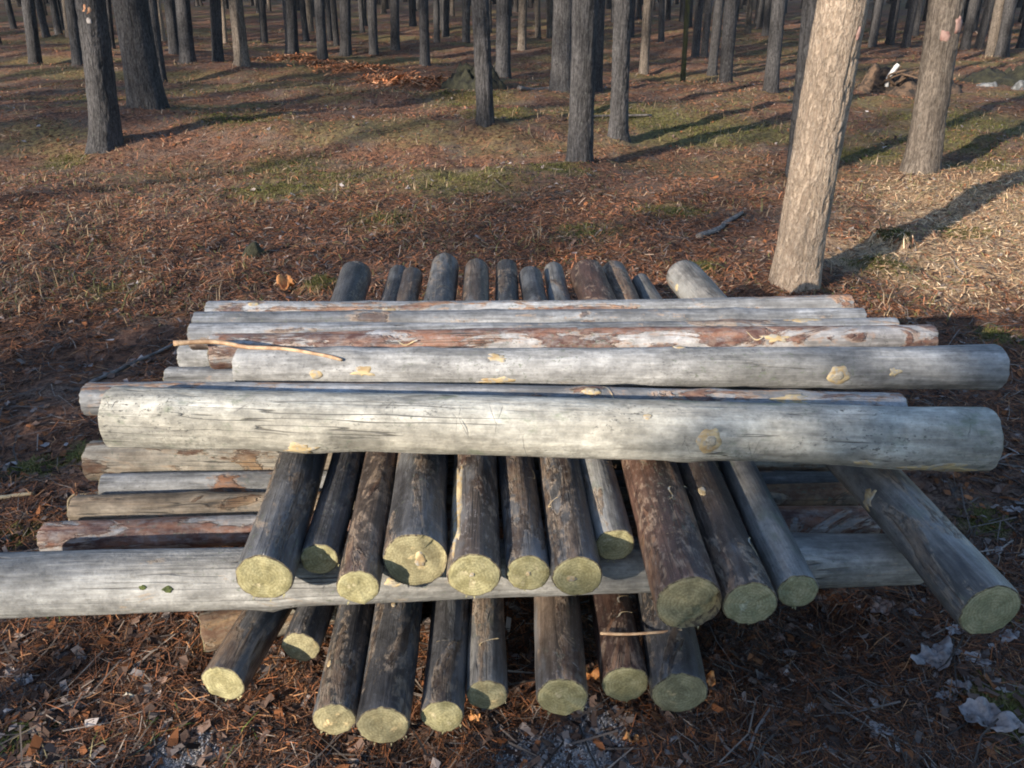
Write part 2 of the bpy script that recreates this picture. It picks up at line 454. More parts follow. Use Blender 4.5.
col = t.mix(t.math('MULTIPLY', t.math('MAXIMUM', sepm.outputs[0], t.math('MULTIPLY', mossn, 0.75)), t.ramp(b_, 0.25, 0.6)), col, mcol)
col = t.mix(t.math('MULTIPLY', sepm.outputs[1], t.ramp(c_, 0.35, 0.6)), col, (0.5, 0.47, 0.45))
col = t.mix(t.math('MULTIPLY', sepm.outputs[2], t.ramp(b_, 0.35, 0.6)), col, (0.34, 0.14, 0.065))
col = t.mix(t.math('MULTIPLY', vc.outputs['Alpha'], t.ramp(b_, 0.28, 0.56)), col, t.mix(t.ramp(c_, 0.4, 0.6), (0.32, 0.2, 0.11), (0.54, 0.38, 0.23)))  # paler straw tone paints the sunlit patch into the floor
hh = t.math('ADD', t.math('MULTIPLY', b_, 1.0), t.math('MULTIPLY', c_, 0.5))
t.out(col, 0.95, t.bump(hh, 0.9, 0.02), 0.1)
g = link('ground', gme, t.m)
tag(g, 'forest floor of brown needles, dead grass and moss', 'ground', kind='structure')


# ---------------------------------------------------------------- logs
def frame(p, q):
    p = Vector(p); q = Vector(q)
    x = (q - p).normalized()
    z = (Vector((0, 0, 1)) - x * x.z).normalized()
    y = z.cross(x)
    m = Matrix((x, y, z)).transposed().to_4x4()
    m.translation = p
    return m, (q - p).length


class Log:
    def __init__(s, name, label, p, q, r0, r1, mat, cut, group, seed, rough=0.045, bend=0.012, nseg=36, bumps=(), notch=None, fray=1.0, cut2=None, cat='log', tilt=None):
        s.m, s.L = frame(p, q)
        s.r0, s.r1, s.seed, s.rough, s.bumps = r0, r1, seed, rough, bumps
        s.bend = bend
        s.root = empty(name)
        s.root.matrix_world = s.m
        tag(s.root, label, cat, group)
        s.ph = seed * 1.7
        nl = int(s.L / 0.028)
        ss = np.linspace(0, s.L, nl)
        ss = np.concatenate([[0, 0.004], ss[1:-1], [s.L - 0.004, s.L]])
        th = np.linspace(0, 2 * math.pi, nseg, endpoint=False)
        S, T = np.meshgrid(ss, th, indexing='ij')
        RR = s.R(S, T)
        edge = np.minimum(S, s.L - S)
        RR = RR * (1 - 0.025 * (1 - sstep(0, 0.004, edge)))
        by, bz = s.off(S)
        # ragged sawn edge: shift the end rings a little along the axis
        rag = 0.0025 * vnoise(T * 5, T * 0 + seed, seed=8)
        Sx = S + np.where(S < 0.01, rag, 0) - np.where(S > s.L - 0.01, rag, 0)
        if tilt:
            Sx = Sx + (1 - sstep(0, .15, S)) * (tilt[0] * np.cos(T) + tilt[1] * np.sin(T)) * r0
        co = np.stack([Sx, RR * np.cos(T) + by, RR * np.sin(T) + bz], -1)
        n = len(ss)
        i = np.arange(n - 1)[:, None] * nseg; j = np.arange(nseg)[None, :]; j2 = (j + 1) % nseg
        f = np.stack([i + j, i + j2, i + nseg + j2, i + nseg + j], -1).reshape(-1, 4)
        s.body = link('wood' if mat not in ('pole_red',) else 'bark', mesh_np(name + '_body', co.reshape(-1, 3), f), M[mat], s.root)
        s.end(co[0], -1, M[cut], fray, notch)
        s.end(co[-1], 1, M[cut2 or cut], 0, None)

    def off(s, S):
        k = np.sin(S / s.L * math.pi * 1.3 + s.ph)
        k0 = np.sin(s.ph)
        return s.bend * (k - k0) * math.cos(s.ph * 3), 0.4 * s.bend * (k - k0) * math.sin(s.ph * 3)

    def R(s, S, T):
        S = np.asarray(S, float); T = np.asarray(T, float)
        r = s.r0 + (s.r1 - s.r0) * S / s.L
        cx, sx = np.cos(T), np.sin(T)
        k = 1 + s.rough * 1.15 * vnoise(S * 3.2 + s.seed * 5.1, cx * 1.3 + 9, sx * 1.3, seed=s.seed) + s.rough * 0.45 * vnoise(S * 9, cx * 2.6, sx * 2.6, seed=s.seed + 1) \
            + s.rough * 0.25 * vnoise(S * 14, cx * 9, sx * 9, seed=s.seed + 2)
        r = r * k
        k = k + 0.10 * (1 - sstep(0, .22, S if s.seed % 2 else s.L - S)) * (0.5 if s.seed % 3 else -.3)
        r = (s.r0 + (s.r1 - s.r0) * S / s.L) * k
        for (bs, bt, bw, bh) in s.bumps:
            dt = (T - bt + math.pi) % (2 * math.pi) - math.pi
            r = r + bh * np.exp(-((S - bs) / bw) ** 2 - (dt * s.r0 / bw) ** 2)
        return r

    def end(s, ring, sgn, mat, fray, notch):
        c = ring.mean(0)
        n = len(ring)
        cos, faces = [], []
        ks = (1.0, 0.955, 0.75, 0.5, 0.25)
        for k in ks:
            p = c + (ring - c) * k
            dome = 0.0016 * vnoise(p[:, 1] * 60, p[:, 2] * 60 + s.seed, seed=s.seed + 4) + 0.0012 * vnoise(p[:, 1] * 220, p[:, 2] * 220, seed=s.seed)
            p = p.copy()
            if k < 1:
                p[:, 0] += dome + sgn * 0.0015
                if notch:
                    side = (p[:, 1] - c[1]) * notch[0] + (p[:, 2] - c[2]) * notch[1] - notch[2] * s.r0
                    p[:, 0] += -sgn * notch[3] * sstep(0, .004, side)
            cos.append(p)
        cos = np.concatenate(cos + [c[None] + np.array([[sgn * 0.0015, 0, 0]])])
        q = []
        for a in range(len(ks) - 1):
            for j in range(n):
                j2 = (j + 1) % n
                q.append((a * n + j, a * n + j2, (a + 1) * n + j2, (a + 1) * n + j) if sgn > 0 else (a * n + j2, a * n + j, (a + 1) * n + j, (a + 1) * n + j2))
        b = (len(ks) - 1) * n; m = len(cos) - 1
        tri = [(b + j, b + (j + 1) % n, m) if sgn > 0 else (b + (j + 1) % n, b + j, m) for j in range(n)]
        v = list(cos)
        if fray > 0:        # torn fibres left hanging along the lower edge of the saw cut
            rr = random.Random(s.seed)
            for _ in range(int(4 * fray)):
                an = -math.pi / 2 + rr.gauss(0, 0.75)
                r = s.r0 * 0.97
                y0, z0 = math.cos(an) * r + c[1], math.sin(an) * r + c[2]
                ln = rr.uniform(0.002, 0.011) * rr.random(); w = rr.uniform(0.0008, 0.003)
                i0 = len(v)
                v += [np.array([c[0] + sgn * 0.001, y0 - w, z0]), np.array([c[0] + sgn * 0.001, y0 + w, z0]),
                      np.array([c[0] + sgn * rr.uniform(0, 0.006), y0 + rr.gauss(0, .003), z0 - ln])]
                tri.append((i0, i0 + 1, i0 + 2))
        cos = np.array(v) - c
        me = mesh_np('cut_end', cos, [np.array(q), np.array(tri)])
        me.materials.append(mat); me.materials.append(M['rim'])
        mi = np.zeros(len(me.polygons), np.int32); mi[:n] = 1
        me.polygons.foreach_set('material_index', mi)
        o = link('cut_end', me, None, s.root)
        o.location = c
        return o

    def surf(s, S, T, h=0.0):
        r = s.R(S, T) + h
        by, bz = s.off(np.asarray(S, float))
        return np.stack([np.asarray(S, float) + 0 * r, r * np.cos(T) + by, r * np.sin(T) + bz], -1)

    def patch(s, name, S, T, ls, lt, mat, h=0.003, seed=0, ragged=0.3):
        """a raised or torn patch that hugs the log's own surface"""
        na, rho = 26, (1.0, 0.85, 0.6, 0.3)
        a = np.linspace(0, 2 * math.pi, na, endpoint=False)
        out = 1 + ragged * vnoise(np.cos(a) * 2.2 + seed, np.sin(a) * 2.2, seed=seed + 20) + (ragged * .5 if ragged > .3 else .05) * vnoise(np.cos(a) * 6, np.sin(a) * 6 + seed, seed=seed)
        pts = []
        for k in rho:
            hh = h * math.sqrt(max(0, 1 - k * k)) + (-0.003 if k == 1.0 else 0.0008)
            pts.append(s.surf(np.clip(S + ls * k * out * np.cos(a), 0.003, s.L - 0.003), T + lt * k * out * np.sin(a) / s.r0, hh))
        pts.append(s.surf(np.array([S]), np.array([T]), h + 0.0008))
        co = np.concatenate(pts)
        ce = co.mean(0)
        q = [(k * na + j, k * na + (j + 1) % na, (k + 1) * na + (j + 1) % na, (k + 1) * na + j) for k in range(len(rho) - 1) for j in range(na)]
        b = (len(rho) - 1) * na
        tri = [(b + j, b + (j + 1) % na, len(co) - 1) for j in range(na)]
        o = link(name, mesh_np(name, co - ce, [np.array(q), np.array(tri)]), M[mat], s.root)
        o.location = ce
        return o

    def shred(s, S, T, ln, ang, seed, mat='ochre', w=0.004):
        """a loose curled strip of bast stuck on the surface"""
        n = 8
        k = np.linspace(0, 1, n)
        cs, ct = S + ln * k * math.cos(ang), T + (ln * k * math.sin(ang) + 0.012 * np.sin(k * 4 + seed)) / s.r0
        top = s.surf(cs, ct + w * .5 / s.r0, 0.002 + 0.006 * k * k)
        bot = s.surf(cs, ct - w * .5 / s.r0, 0.002 + 0.006 * k * k)
        co = np.concatenate([top, bot]); ce = co.mean(0)
        f = [(i, i + 1, n + i + 1, n + i) for i in range(n - 1)]
        o = link('bast_strip', mesh_np('bast_strip', co - ce, np.array(f)), M[mat], s.root)
        o.location = ce


LOGS = {}


def whorls(seed, r0):
    q = random.Random(seed)
    out = []
    for _ in range(q.randint(2, 4)):
        c = q.uniform(.15, 2.0)
        for _ in range(3):
            out.append((c + q.uniform(-.02, .02), q.uniform(-3.1, 3.1), q.uniform(.02, .05), q.uniform(.05, .11) * r0))
    return out


gS = 'poles pointing out of the pile'
gX = 'logs lying across the pile'
# lowest layer: two bearers on the ground, nine poles on them
LOGS['S1'] = Log('log', 'pale bearer log on the ground, its end showing below the long cross log', (-.79, 1.535, .052), (.62, 2.05, .052), .051, .05, 'tan', 'cut_y', 'bearer logs on the ground', 3, cut2='cut_o')
Log('log', 'bearer log on the ground under the far ends of the poles', (-.75, 2.66, .052), (.66, 2.68, .052), .051, .05, 'slate', 'cut_o', 'bearer logs on the ground', 4)
AROWS = [
    ((-0.637, 1.272, 0.163), (-0.377, 3.002, 0.163), .0507, 'pole_dark', 'cut_y', 'dark slanting pole of the bottom row, the leftmost one, with a round yellow cut end'),
    ((-0.493, 1.385, 0.155), (-0.418, 3.134, 0.155), .0432, 'pole_dark', 'cut_b', 'short thin bottom pole set back under the long cross log, its end in a gap'),
    ((-0.374, 1.179, 0.158), (-0.429, 2.929, 0.158), .0463, 'pole_dark', 'cut_b', 'dark bottom pole touching the thicker pole on its right, with a small olive end'),
    ((-0.267, 1.155, 0.169), (-0.315, 2.905, 0.169), .0569, 'pole_dark', 'cut_b', 'thick dark bottom pole reaching nearest the viewer, with a wide olive brown end'),
    ((-0.148, 1.187, 0.158), (-0.166, 2.937, 0.158), .0465, 'pole_dark', 'cut_y', 'bottom pole with a pale cream cut end, just right of the thick nearest pole'),
    ((-0.054, 1.245, 0.156), (-0.072, 2.995, 0.156), .0436, 'pole_grey', 'cut_b', 'greyish thin bottom pole with a shaded dull end and an orange chip beside it'),
    ((0.108, 1.227, 0.169), (0.129, 2.977, 0.169), .0570, 'pole_brown', 'cut_y', 'thick brown bottom pole right of the wide dark gap, with a bright yellow end'),
    ((0.249, 1.269, 0.163), (0.259, 3.019, 0.163), .0506, 'pole_red', 'cut_y', 'rusty brown bottom pole with a half lit yellow end, beside the black rightmost one'),
    ((0.360, 1.234, 0.173), (0.427, 2.983, 0.173), .0614, 'pole_dark', 'cut_b', 'rightmost bottom pole, black with a wide frayed olive end'),
]
for k, (p, q, r, mat, cut, lab) in enumerate(AROWS):
    LOGS['A%d' % (k + 1)] = Log('pole', lab, p, q, r, r * 1.02, mat, cut, gS, 30 + k, rough=.045, cat='pole', fray=1.3 if k != 8 else 2.2)
# second layer: across
BR = [
    ('B1', (-1.241, 1.423, 0.308), (0.966, 1.514, 0.297), .0733, .0623, 'beam', 'long pale cross log under the upper pole ends, running out of the left edge'),
    ('B2', (-1.188, 1.640, 0.275), (0.951, 1.723, 0.275), .0395, .0396, 'red', 'red barked cross log with white bare patches, directly behind the long lower log'),
    ('B3', (-1.171, 1.759, 0.275), (0.928, 1.818, 0.273), .0401, .0385, 'tan', 'tan and orange flaky cross log, third from the front in the lower cross layer'),
    ('B4', (-1.143, 1.868, 0.274), (0.931, 1.900, 0.272), .0393, .0369, 'slate', 'slate grey lower cross log between the tan flaky log and the thick tan log'),
    ('B5', (-1.224, 1.975, 0.293), (0.919, 1.990, 0.278), .0580, .0434, 'tan', 'thick tan weathered cross log showing at left under the big front top log'),
    ('B6', (-1.217, 2.536, 0.278), (1.022, 2.536, 0.278), .0426, .0426, 'slate', 'bluish grey lower cross log whose end peeks out left of the top logs'),
    ('B7', (-1.226, 2.700, 0.287), (1.079, 2.715, 0.280), .0521, .0449, 'grey', 'grey lower cross log with pale sawn end, behind the bluish lower one'),
]
for k, (n_, p, q, r0, r1, mat, lab) in enumerate(BR):
    LOGS[n_] = Log('log', lab, p, q, r0, r1, mat, 'cut_o', gX, 60 + k, nseg=40, bumps=whorls(60 + k, r0))
# third layer: twelve poles
CR = [
    ((-0.518, 1.306, 0.430), (-0.640, 3.261, 0.434), .0596, .0640, 'pole_dark', 'cut_y', 'leftmost pole of the upper row, slanting, with a round yellow green end'),
    ((-0.420, 1.386, 0.414), (-0.487, 3.322, 0.413), .0438, .0434, 'pole_dark', 'cut_y', 'thin upper pole set back beside the leftmost one, with a crescent shadow on its end'),
    ((-0.321, 1.294, 0.416), (-0.404, 3.283, 0.413), .0459, .0430, 'pole_brown', 'cut_y', 'third upper pole from the left, brown above and bluish below'),
    ((-0.208, 1.355, 0.436), (-0.295, 3.382, 0.429), .0664, .0594, 'pole_dark', 'cut_b', 'thick dark upper pole with an uneven olive end and an orange core'),
    ((-0.080, 1.317, 0.428), (-0.144, 3.336, 0.422), .0579, .0523, 'pole_brown', 'cut_y', 'upper pole with a long cream streak of bare wood on its left side'),
    ((0.034, 1.338, 0.416), (-0.035, 3.374, 0.418), .0459, .0484, 'pole_dark', 'cut_y', 'slim dark upper pole right of the cream streaked one, pale pith in its end'),
    ((0.137, 1.316, 0.424), (0.068, 3.259, 0.417), .0537, .0470, 'pole_dark', 'cut_y', 'bluish grey upper pole with a bright spot on its green yellow end'),
    ((0.231, 1.432, 0.416), (0.168, 3.380, 0.412), .0459, .0419, 'pole_grey', 'cut_y', 'short upper pole set back behind its neighbours, half its pale end in shadow'),
    ((0.353, 1.222, 0.438), (0.297, 3.237, 0.438), .0677, .0678, 'pole_red', 'cut_b', 'thickest upper pole, reddish black bark with bast shreds and a split stepped end'),
    ((0.479, 1.234, 0.424), (0.430, 3.323, 0.426), .0543, .0564, 'pole_brown', 'cut_shade', 'brown upper pole with a green end, just right of the thickest upper one'),
    ((0.593, 1.284, 0.414), (0.529, 3.245, 0.408), .0436, .0384, 'pole_grey', 'cut_shade', 'thin grey upper pole with a small green end, last before the wide gap'),
    ((0.947, 1.209, 0.431), (0.720, 3.238, 0.442), .0614, .0720, 'pole_grey', 'cut_shade', 'grey green pole lying apart at the far right, slanting, with a large green end'),
]
for k, (p, q, r0, r1, mat, cut, lab) in enumerate(CR):
    kw = {}
    if k == 8: kw = dict(notch=(-.75, -.65, .42, .022), fray=2.2)
    if k == 3: kw = dict(notch=(-.9, .4, .62, .012))
    LOGS['C%d' % (k + 1)] = Log('pole', lab, p, tuple(np.array(p) + (np.array(q) - np.array(p)) * .972), r0, r1, mat, cut, gS, 80 + k, rough=.05 if k in (3, 8) else .04, cat='pole', **kw)
# top layer: across
DR = [
    ('D1', (-0.983, 1.724, 0.582), (1.111, 1.615, 0.578), .0750, .0690, 'pale', 'big pale front log of the top layer with dark specks and a yellow knot'),
    ('D2', (-1.125, 1.875, 0.550), (1.008, 1.832, 0.549), .045, .0443, 'redpart', 'top log mostly hidden behind the big pale front one, with a reddish left end'),
    ('D3', (-0.778, 2.052, 0.559), (1.364, 2.044, 0.566), .0542, .0609, 'grey', 'grey top log with several ochre knots, reaching farthest to the right'),
    ('D4', (-0.888, 2.165, 0.556), (1.309, 2.298, 0.549), .050, .0440, 'red', 'top log with blotches of red brown bark, behind the grey knotty one'),
    ('D5', (-1.001, 2.296, 0.547), (1.238, 2.399, 0.539), .042, .034, 'silver', 'silver grey top log with a yellow splinter near its right end, behind the blotched one'),
    ('D5b', (-1.024, 2.400, 0.544), (1.172, 2.475, 0.539), .0394, .0332, 'silver', 'thin silver grey top log, second from the back, squeezed between two others'),
    ('D6', (-1.015, 2.493, 0.546), (1.156, 2.569, 0.543), .0405, .0382, 'redpart', 'rearmost top log, silvery with an orange brown stretch of bark at the right'),
]
DB = {'D1': [(1.443, 2.9, .05, .006), (.5, -2.6, .07, .008), (1.9, -2.5, .12, .008)], 'D3': [(1.675, 3.0, .05, .004), (1.24, 1.5, .03, .004)], 'D2': [(1.33, 1.9, .04, .008)]}
for k, (n_, p, q, r0, r1, mat, lab) in enumerate(DR):
    LOGS[n_] = Log('log', lab, p, q, r0, r1, mat, 'cut_o', gX, 110 + k, nseg=44, bumps=list(DB.get(n_, ())) + whorls(110 + k, r0))

for k, (ln, s_, th, ls, lt, kind) in enumerate([
        ('D1', 1.443, 2.95, .030, .035, 'knot'), ('D1', .489, -2.65, .040, .018, 'torn_wood'), ('D1', 1.96, -2.58, .10, .02, 'torn_wood'), ('D1', 1.80, -2.66, .025, .009, 'torn_wood'),
        ('D3', .738, 2.20, .031, .014, 'torn_wood'), ('D3', .729, -2.86, .055, .012, 'torn_wood'), ('D3', .363, 2.96, .028, .014, 'torn_wood'), ('D3', .234, 3.07, .020, .014, 'knot'),
        ('D3', 1.675, 3.07, .034, .026, 'knot'), ('D3', 1.828, 2.92, .018, .012, 'torn_wood'), ('D3', 1.244, 1.46, .020, .009, 'knot'), ('D2', 1.844, 2.17, .05, .014, 'torn_wood'),
        ('D2', 1.331, 1.96, .026, .010, 'knot'), ('D6', .599, 2.59, .024, .014, 'torn_wood'), ('D5', 1.93, 1.6, .055, .012, 'torn_wood'), ('D6', .157, 1.96, .018, .011, 'knot'),
        ('D4', 1.698, 2.59, .048, .014, 'torn_wood'), ('C12', .37, .03, .018, .032, 'torn_wood'), ('B1', .473, 2.73, .013, .009, 'moss'), ('B1', .419, 2.65, .009, .006, 'moss'),
        ('C10', .324, 1.08, .019, .010, 'knot'), ('B1', .976, 2.76, .028, .012, 'knot'), ('C12', 1.84, .08, .016, .016, 'knot'), ('C5', .2, .75, .17, .016, 'torn_wood'),
        ('D1', 1.30, 2.2, .012, .008, 'knot'), ('A4', .3, 1.5, .008, .006, 'knot'), ('A3', .12, .9, .01, .007, 'knot')]):
    LOGS[ln].patch(kind if kind != 'moss' else 'moss_patch', s_, th, ls, lt, 'moss' if kind == 'moss' else 'ochre', h=.0015, seed=k, ragged=.2 if kind in ('knot', 'moss') else .6)
    if kind == 'knot' and ls > .024:
        LOGS[ln].patch('knot_heart', s_, th, ls * .45, lt * .45, 'cut_o', h=.004, seed=k + 50, ragged=.2)
for k, (ln, s_, th, l_, an) in enumerate([('C9', .22, 1.9, .06, 2.2), ('C9', .26, 1.5, .05, .6), ('C9', .33, 2.2, .05, 1.4), ('C9', .14, 1.2, .05, 1.7), ('C8', .28, 1.2, .03, 2.0), ('C8', .26, 2.2, .04, .5), ('C6', .3, 2.1, .04, .4),
                                          ('A7', .12, 1.7, .03, 2), ('A8', .15, 1.3, .06, 1.2), ('A8', .2, 1.7, .05, .8), ('A6', .1, 1.4, .03, .7), ('A5', .17, 1.3, .03, 1.9), ('D4', 1.6, 2.2, .05, .4), ('D4', .55, 2.3, .06, .3),
                                          ('C10', .1, 2.1, .05, .3), ('C7', .2, .6, .03, 1.2), ('D2', 1.36, 1.7, .04, .7)]):
    LOGS[ln].shred(s_, th, l_, an, k)


def end_spot(log, y, z, ry, rz, seed, name='pith_spot', mat='ochre'):
    na = 18
    a = np.linspace(0, 2 * math.pi, na, endpoint=False)
    o_ = 1 + .35 * vnoise(np.cos(a) * 2 + seed, np.sin(a) * 2, seed=seed)
    by, bz = log.off(np.array([0.0]))
    P = [np.stack([np.full(na, dx), y + by[0] + ry * k * o_ * np.cos(a), z + bz[0] + rz * k * o_ * np.sin(a)], 1) for k, dx in ((1.0, .002), (.85, -.0034), (.4, -.0037))]
    P.append(np.array([[-.0037, y + by[0], z + bz[0]]]))
    co = np.concatenate(P); c = co.mean(0)
    q = [(k * na + (j + 1) % na, k * na + j, (k + 1) * na + j, (k + 1) * na + (j + 1) % na) for k in range(2) for j in range(na)]
    tr = [(2 * na + (j + 1) % na, 2 * na + j, 3 * na) for j in range(na)]
    o = link(name, mesh_np(name, co - c, [np.array(q), np.array(tr)]), M[mat], log.root)
    o.location = c


end_spot(LOGS['C4'], -.012, .004, .013, .02, 1)
end_spot(LOGS['C7'], .012, -.004, .013, .008, 2)
end_spot(LOGS['C6'], .0, .0, .006, .006, 3)
end_spot(LOGS['C5'], .004, .002, .006, .006, 4)

# ---------------------------------------------------------------- twigs
def tube(name, pts, r0, r1, mat, parent=None, nseg=7, sub=6, wob=0.006, seed=0):
    P = [Vector(p) for p in pts]
    out = []
    for i in range(len(P) - 1):
        a = P[max(i - 1, 0)]; b = P[i]; c = P[i + 1]; d = P[min(i + 2, len(P) - 1)]
        for k in range(sub):
            u = k / sub
            out.append(0.5 * ((2 * b) + (c - a) * u + (2 * a - 5 * b + 4 * c - d) * u * u + (3 * b - a - 3 * c + d) * u ** 3))
    out.append(P[-1])
    n = len(out); co = []
    for i, p in enumerate(out):
        tdir = (out[min(i + 1, n - 1)] - out[max(i - 1, 0)]).normalized()
        s = tdir.cross(Vector((0, 0, 1)))
        s = s.normalized() if s.length > 1e-3 else Vector((1, 0, 0))
        u = s.cross(tdir)
        k = i / (n - 1)
        r = (r0 + (r1 - r0) * k) * (1 + .15 * mn.noise(p * 40 + Vector((seed, 0, 0))))
        p = p + Vector((mn.noise(p * 9 + Vector((seed, 3, 0))), mn.noise(p * 9 + Vector((7, seed, 0))), 0.4 * mn.noise(p * 9 + Vector((1, 9, seed))))) * wob
        for j in range(nseg):
            an = 2 * math.pi * j / nseg
            co.append(p + (s * math.cos(an) + u * math.sin(an)) * r)
    f = [(i * nseg + j, i * nseg + (j + 1) % nseg, (i + 1) * nseg + (j + 1) % nseg, (i + 1) * nseg + j) for i in range(n - 1) for j in range(nseg)]
    c0 = len(co); co += [out[0], out[-1]]
    tr = [(c0, (j + 1) % nseg, j) for j in range(nseg)] + [(c0 + 1, (n - 1) * nseg + j, (n - 1) * nseg + (j + 1) % nseg) for j in range(nseg)]
    base = Vector(out[0])
    co = np.array([tuple(p - base) for p in co])
    o = link(name, mesh_np(name, co, [np.array(f), np.array(tr)]), M[mat], parent)
    if parent is None:
        o.location = base
    return o


t = NT('twig_bark_orange')
v = t.obj_vec()
M['twig_o'] = t.out(t.mix(t.ramp(t.noise(v, 40, 4), .35, .65), (0.3, 0.17, 0.09), (0.5, 0.34, 0.2)), 0.7)
t = NT('twig_bark_dark')
v = t.obj_vec()
M['twig_d'] = t.out(t.mix(t.ramp(t.noise(v, 40, 4), .35, .65), (0.09, 0.075, 0.065), (0.2, 0.17, 0.15)), 0.8)
t = NT('dry_straw')
v = t.obj_vec()
M['straw'] = t.out(t.mix(t.ramp(t.noise(v, 40, 4), .35, .65), (0.35, 0.25, 0.14), (0.5, 0.4, 0.25)), 0.8)


def gz(x, y, d=0.0):
    return float(ground_h(np.array([x]), np.array([y]))[0]) + d


def ground_twig(name, label, pts, r0, r1, mat, seed, cat='twig', group=None, lift=.006):
    P = [(x, y, gz(x, y, r0 * .7 + lift)) for x, y in pts]
    o = tube(name, P, r0, r1, mat, seed=seed)
    tag(o, label, cat, group)


tg = tube('twig', [(-.953, 2.062, .628), (-.839, 2.085, .624), (-.730, 2.055, .619), (-.589, 2.044, .615), (-.470, 2.0, .604)], .0075, .0045, 'twig_o', seed=1, wob=.008)
tag(tg, 'orange brown twig lying across the left ends of the top logs', 'twig', 'twigs')
tw = tube('twig', [(.200, 1.36, .222), (.279, 1.355, .226), (.385, 1.36, .232)], .0035, .003, 'twig_o', seed=5, wob=.002)
tag(tw, 'thin pale stick lying on the bottom poles just under the long lower log', 'twig', 'twigs')
ground_twig('stick', 'dark straight stick on the ground left of the pile, pointing at the top logs', [(-1.79, 3.03), (-1.68, 3.24), (-1.57, 3.46)], .009, .006, 'twig_d', 2, 'stick')
ground_twig('stick', 'short dark crooked branch on the needles left of the leaning pale pine', [(1.22, 5.12), (1.40, 5.32), (1.50, 5.5), (1.66, 5.70)], .022, .014, 'twig_d', 3, 'stick')
ground_twig('twig', 'long thin grey twig on the ground in front of the pile at the right', [(.30, 1.262), (.392, 1.305), (.492, 1.334), (.661, 1.345), (.86, 1.338)], .0028, .0018, 'twig_d', 4, group='twigs')
ground_twig('twig', 'short thin grey twig below the long one in the right foreground', [(.50, 1.254), (.58, 1.262), (.66, 1.271), (.79, 1.30)], .003, .002, 'twig_d', 6, group='twigs')
ground_twig('stick', 'grey fallen branch on the ground left of the thick centre trunk', [(.10, 12.1), (.3, 12.3), (.62, 12.5)], .04, .03, 'twig_d', 7, 'stick')
ground_twig('stick', 'fallen grey branch behind the slim trunk right of centre', [(.8, 9.75), (1.05, 9.94), (1.7, 10.2)], .02, .012, 'twig_d', 8, 'stick')
ground_twig('stick', 'pale stub of a stick at the left edge beside the thick tan log', [(-1.72, 2.155), (-1.65, 2.18), (-1.585, 2.20)], .008, .006, 'straw', 9, 'stick')
ground_twig('twig', 'pale bent twig on the ground left of the tan cross log', [(-1.45, 2.2), (-1.36, 2.23), (-1.30, 2.2), (-1.26, 2.12)], .004, .003, 'straw', 10, group='twigs')
ground_twig('twig', 'pale short twig in the bottom left foreground', [(-.86, 1.18), (-.80, 1.15), (-.73, 1.14)], .004, .003, 'straw', 12, group='twigs')
st = tube('grass_stalk', [(-1.33, 1.95, gz(-1.33, 1.95)), (-1.335, 1.97, .09), (-1.32, 1.96, .16), (-1.28, 1.94, .2)], .004, .003, 'straw', seed=14)
tag(st, 'bent tan stalk standing left of the big pale front log', 'stalk')

# ---------------------------------------------------------------- fallen leaves
t = NT('dry_grey_leaf')
v = t.obj_vec()
n = t.noise(v, 26, 5, .6)
M['leaf'] = t.out(t.mix(t.ramp(n, .35, .65), t.mix(t.ramp(t.noise(v, 60, 4), .56, .66), (0.15, 0.122, 0.112), (0.05, 0.042, 0.04)), (0.3, 0.262, 0.25)), .7, t.bump(t.noise(v, 110, 3), .6, .003))
t = NT('dry_brown_leaf')
v = t.obj_vec()
n = t.noise(v, 40, 5, .6)
M['leafb'] = t.out(t.mix(t.ramp(n, .35, .65), (0.14, 0.08, 0.06), (0.27, 0.18, 0.14)), .7)
t = NT('orange_chip')
v = t.obj_vec()
n = t.noise(v, 40, 5, .6)
M['chip'] = t.out(t.mix(t.ramp(n, .35, .65), (0.4, 0.14, 0.04), (0.58, 0.26, 0.08)), .7)
t = NT('pale_leaf')
v = t.obj_vec()
M['leafp'] = t.out(t.mix(t.ramp(t.noise(v, 40, 5), .35, .65), (0.4, 0.34, 0.24), (0.6, 0.53, 0.42)), .7)


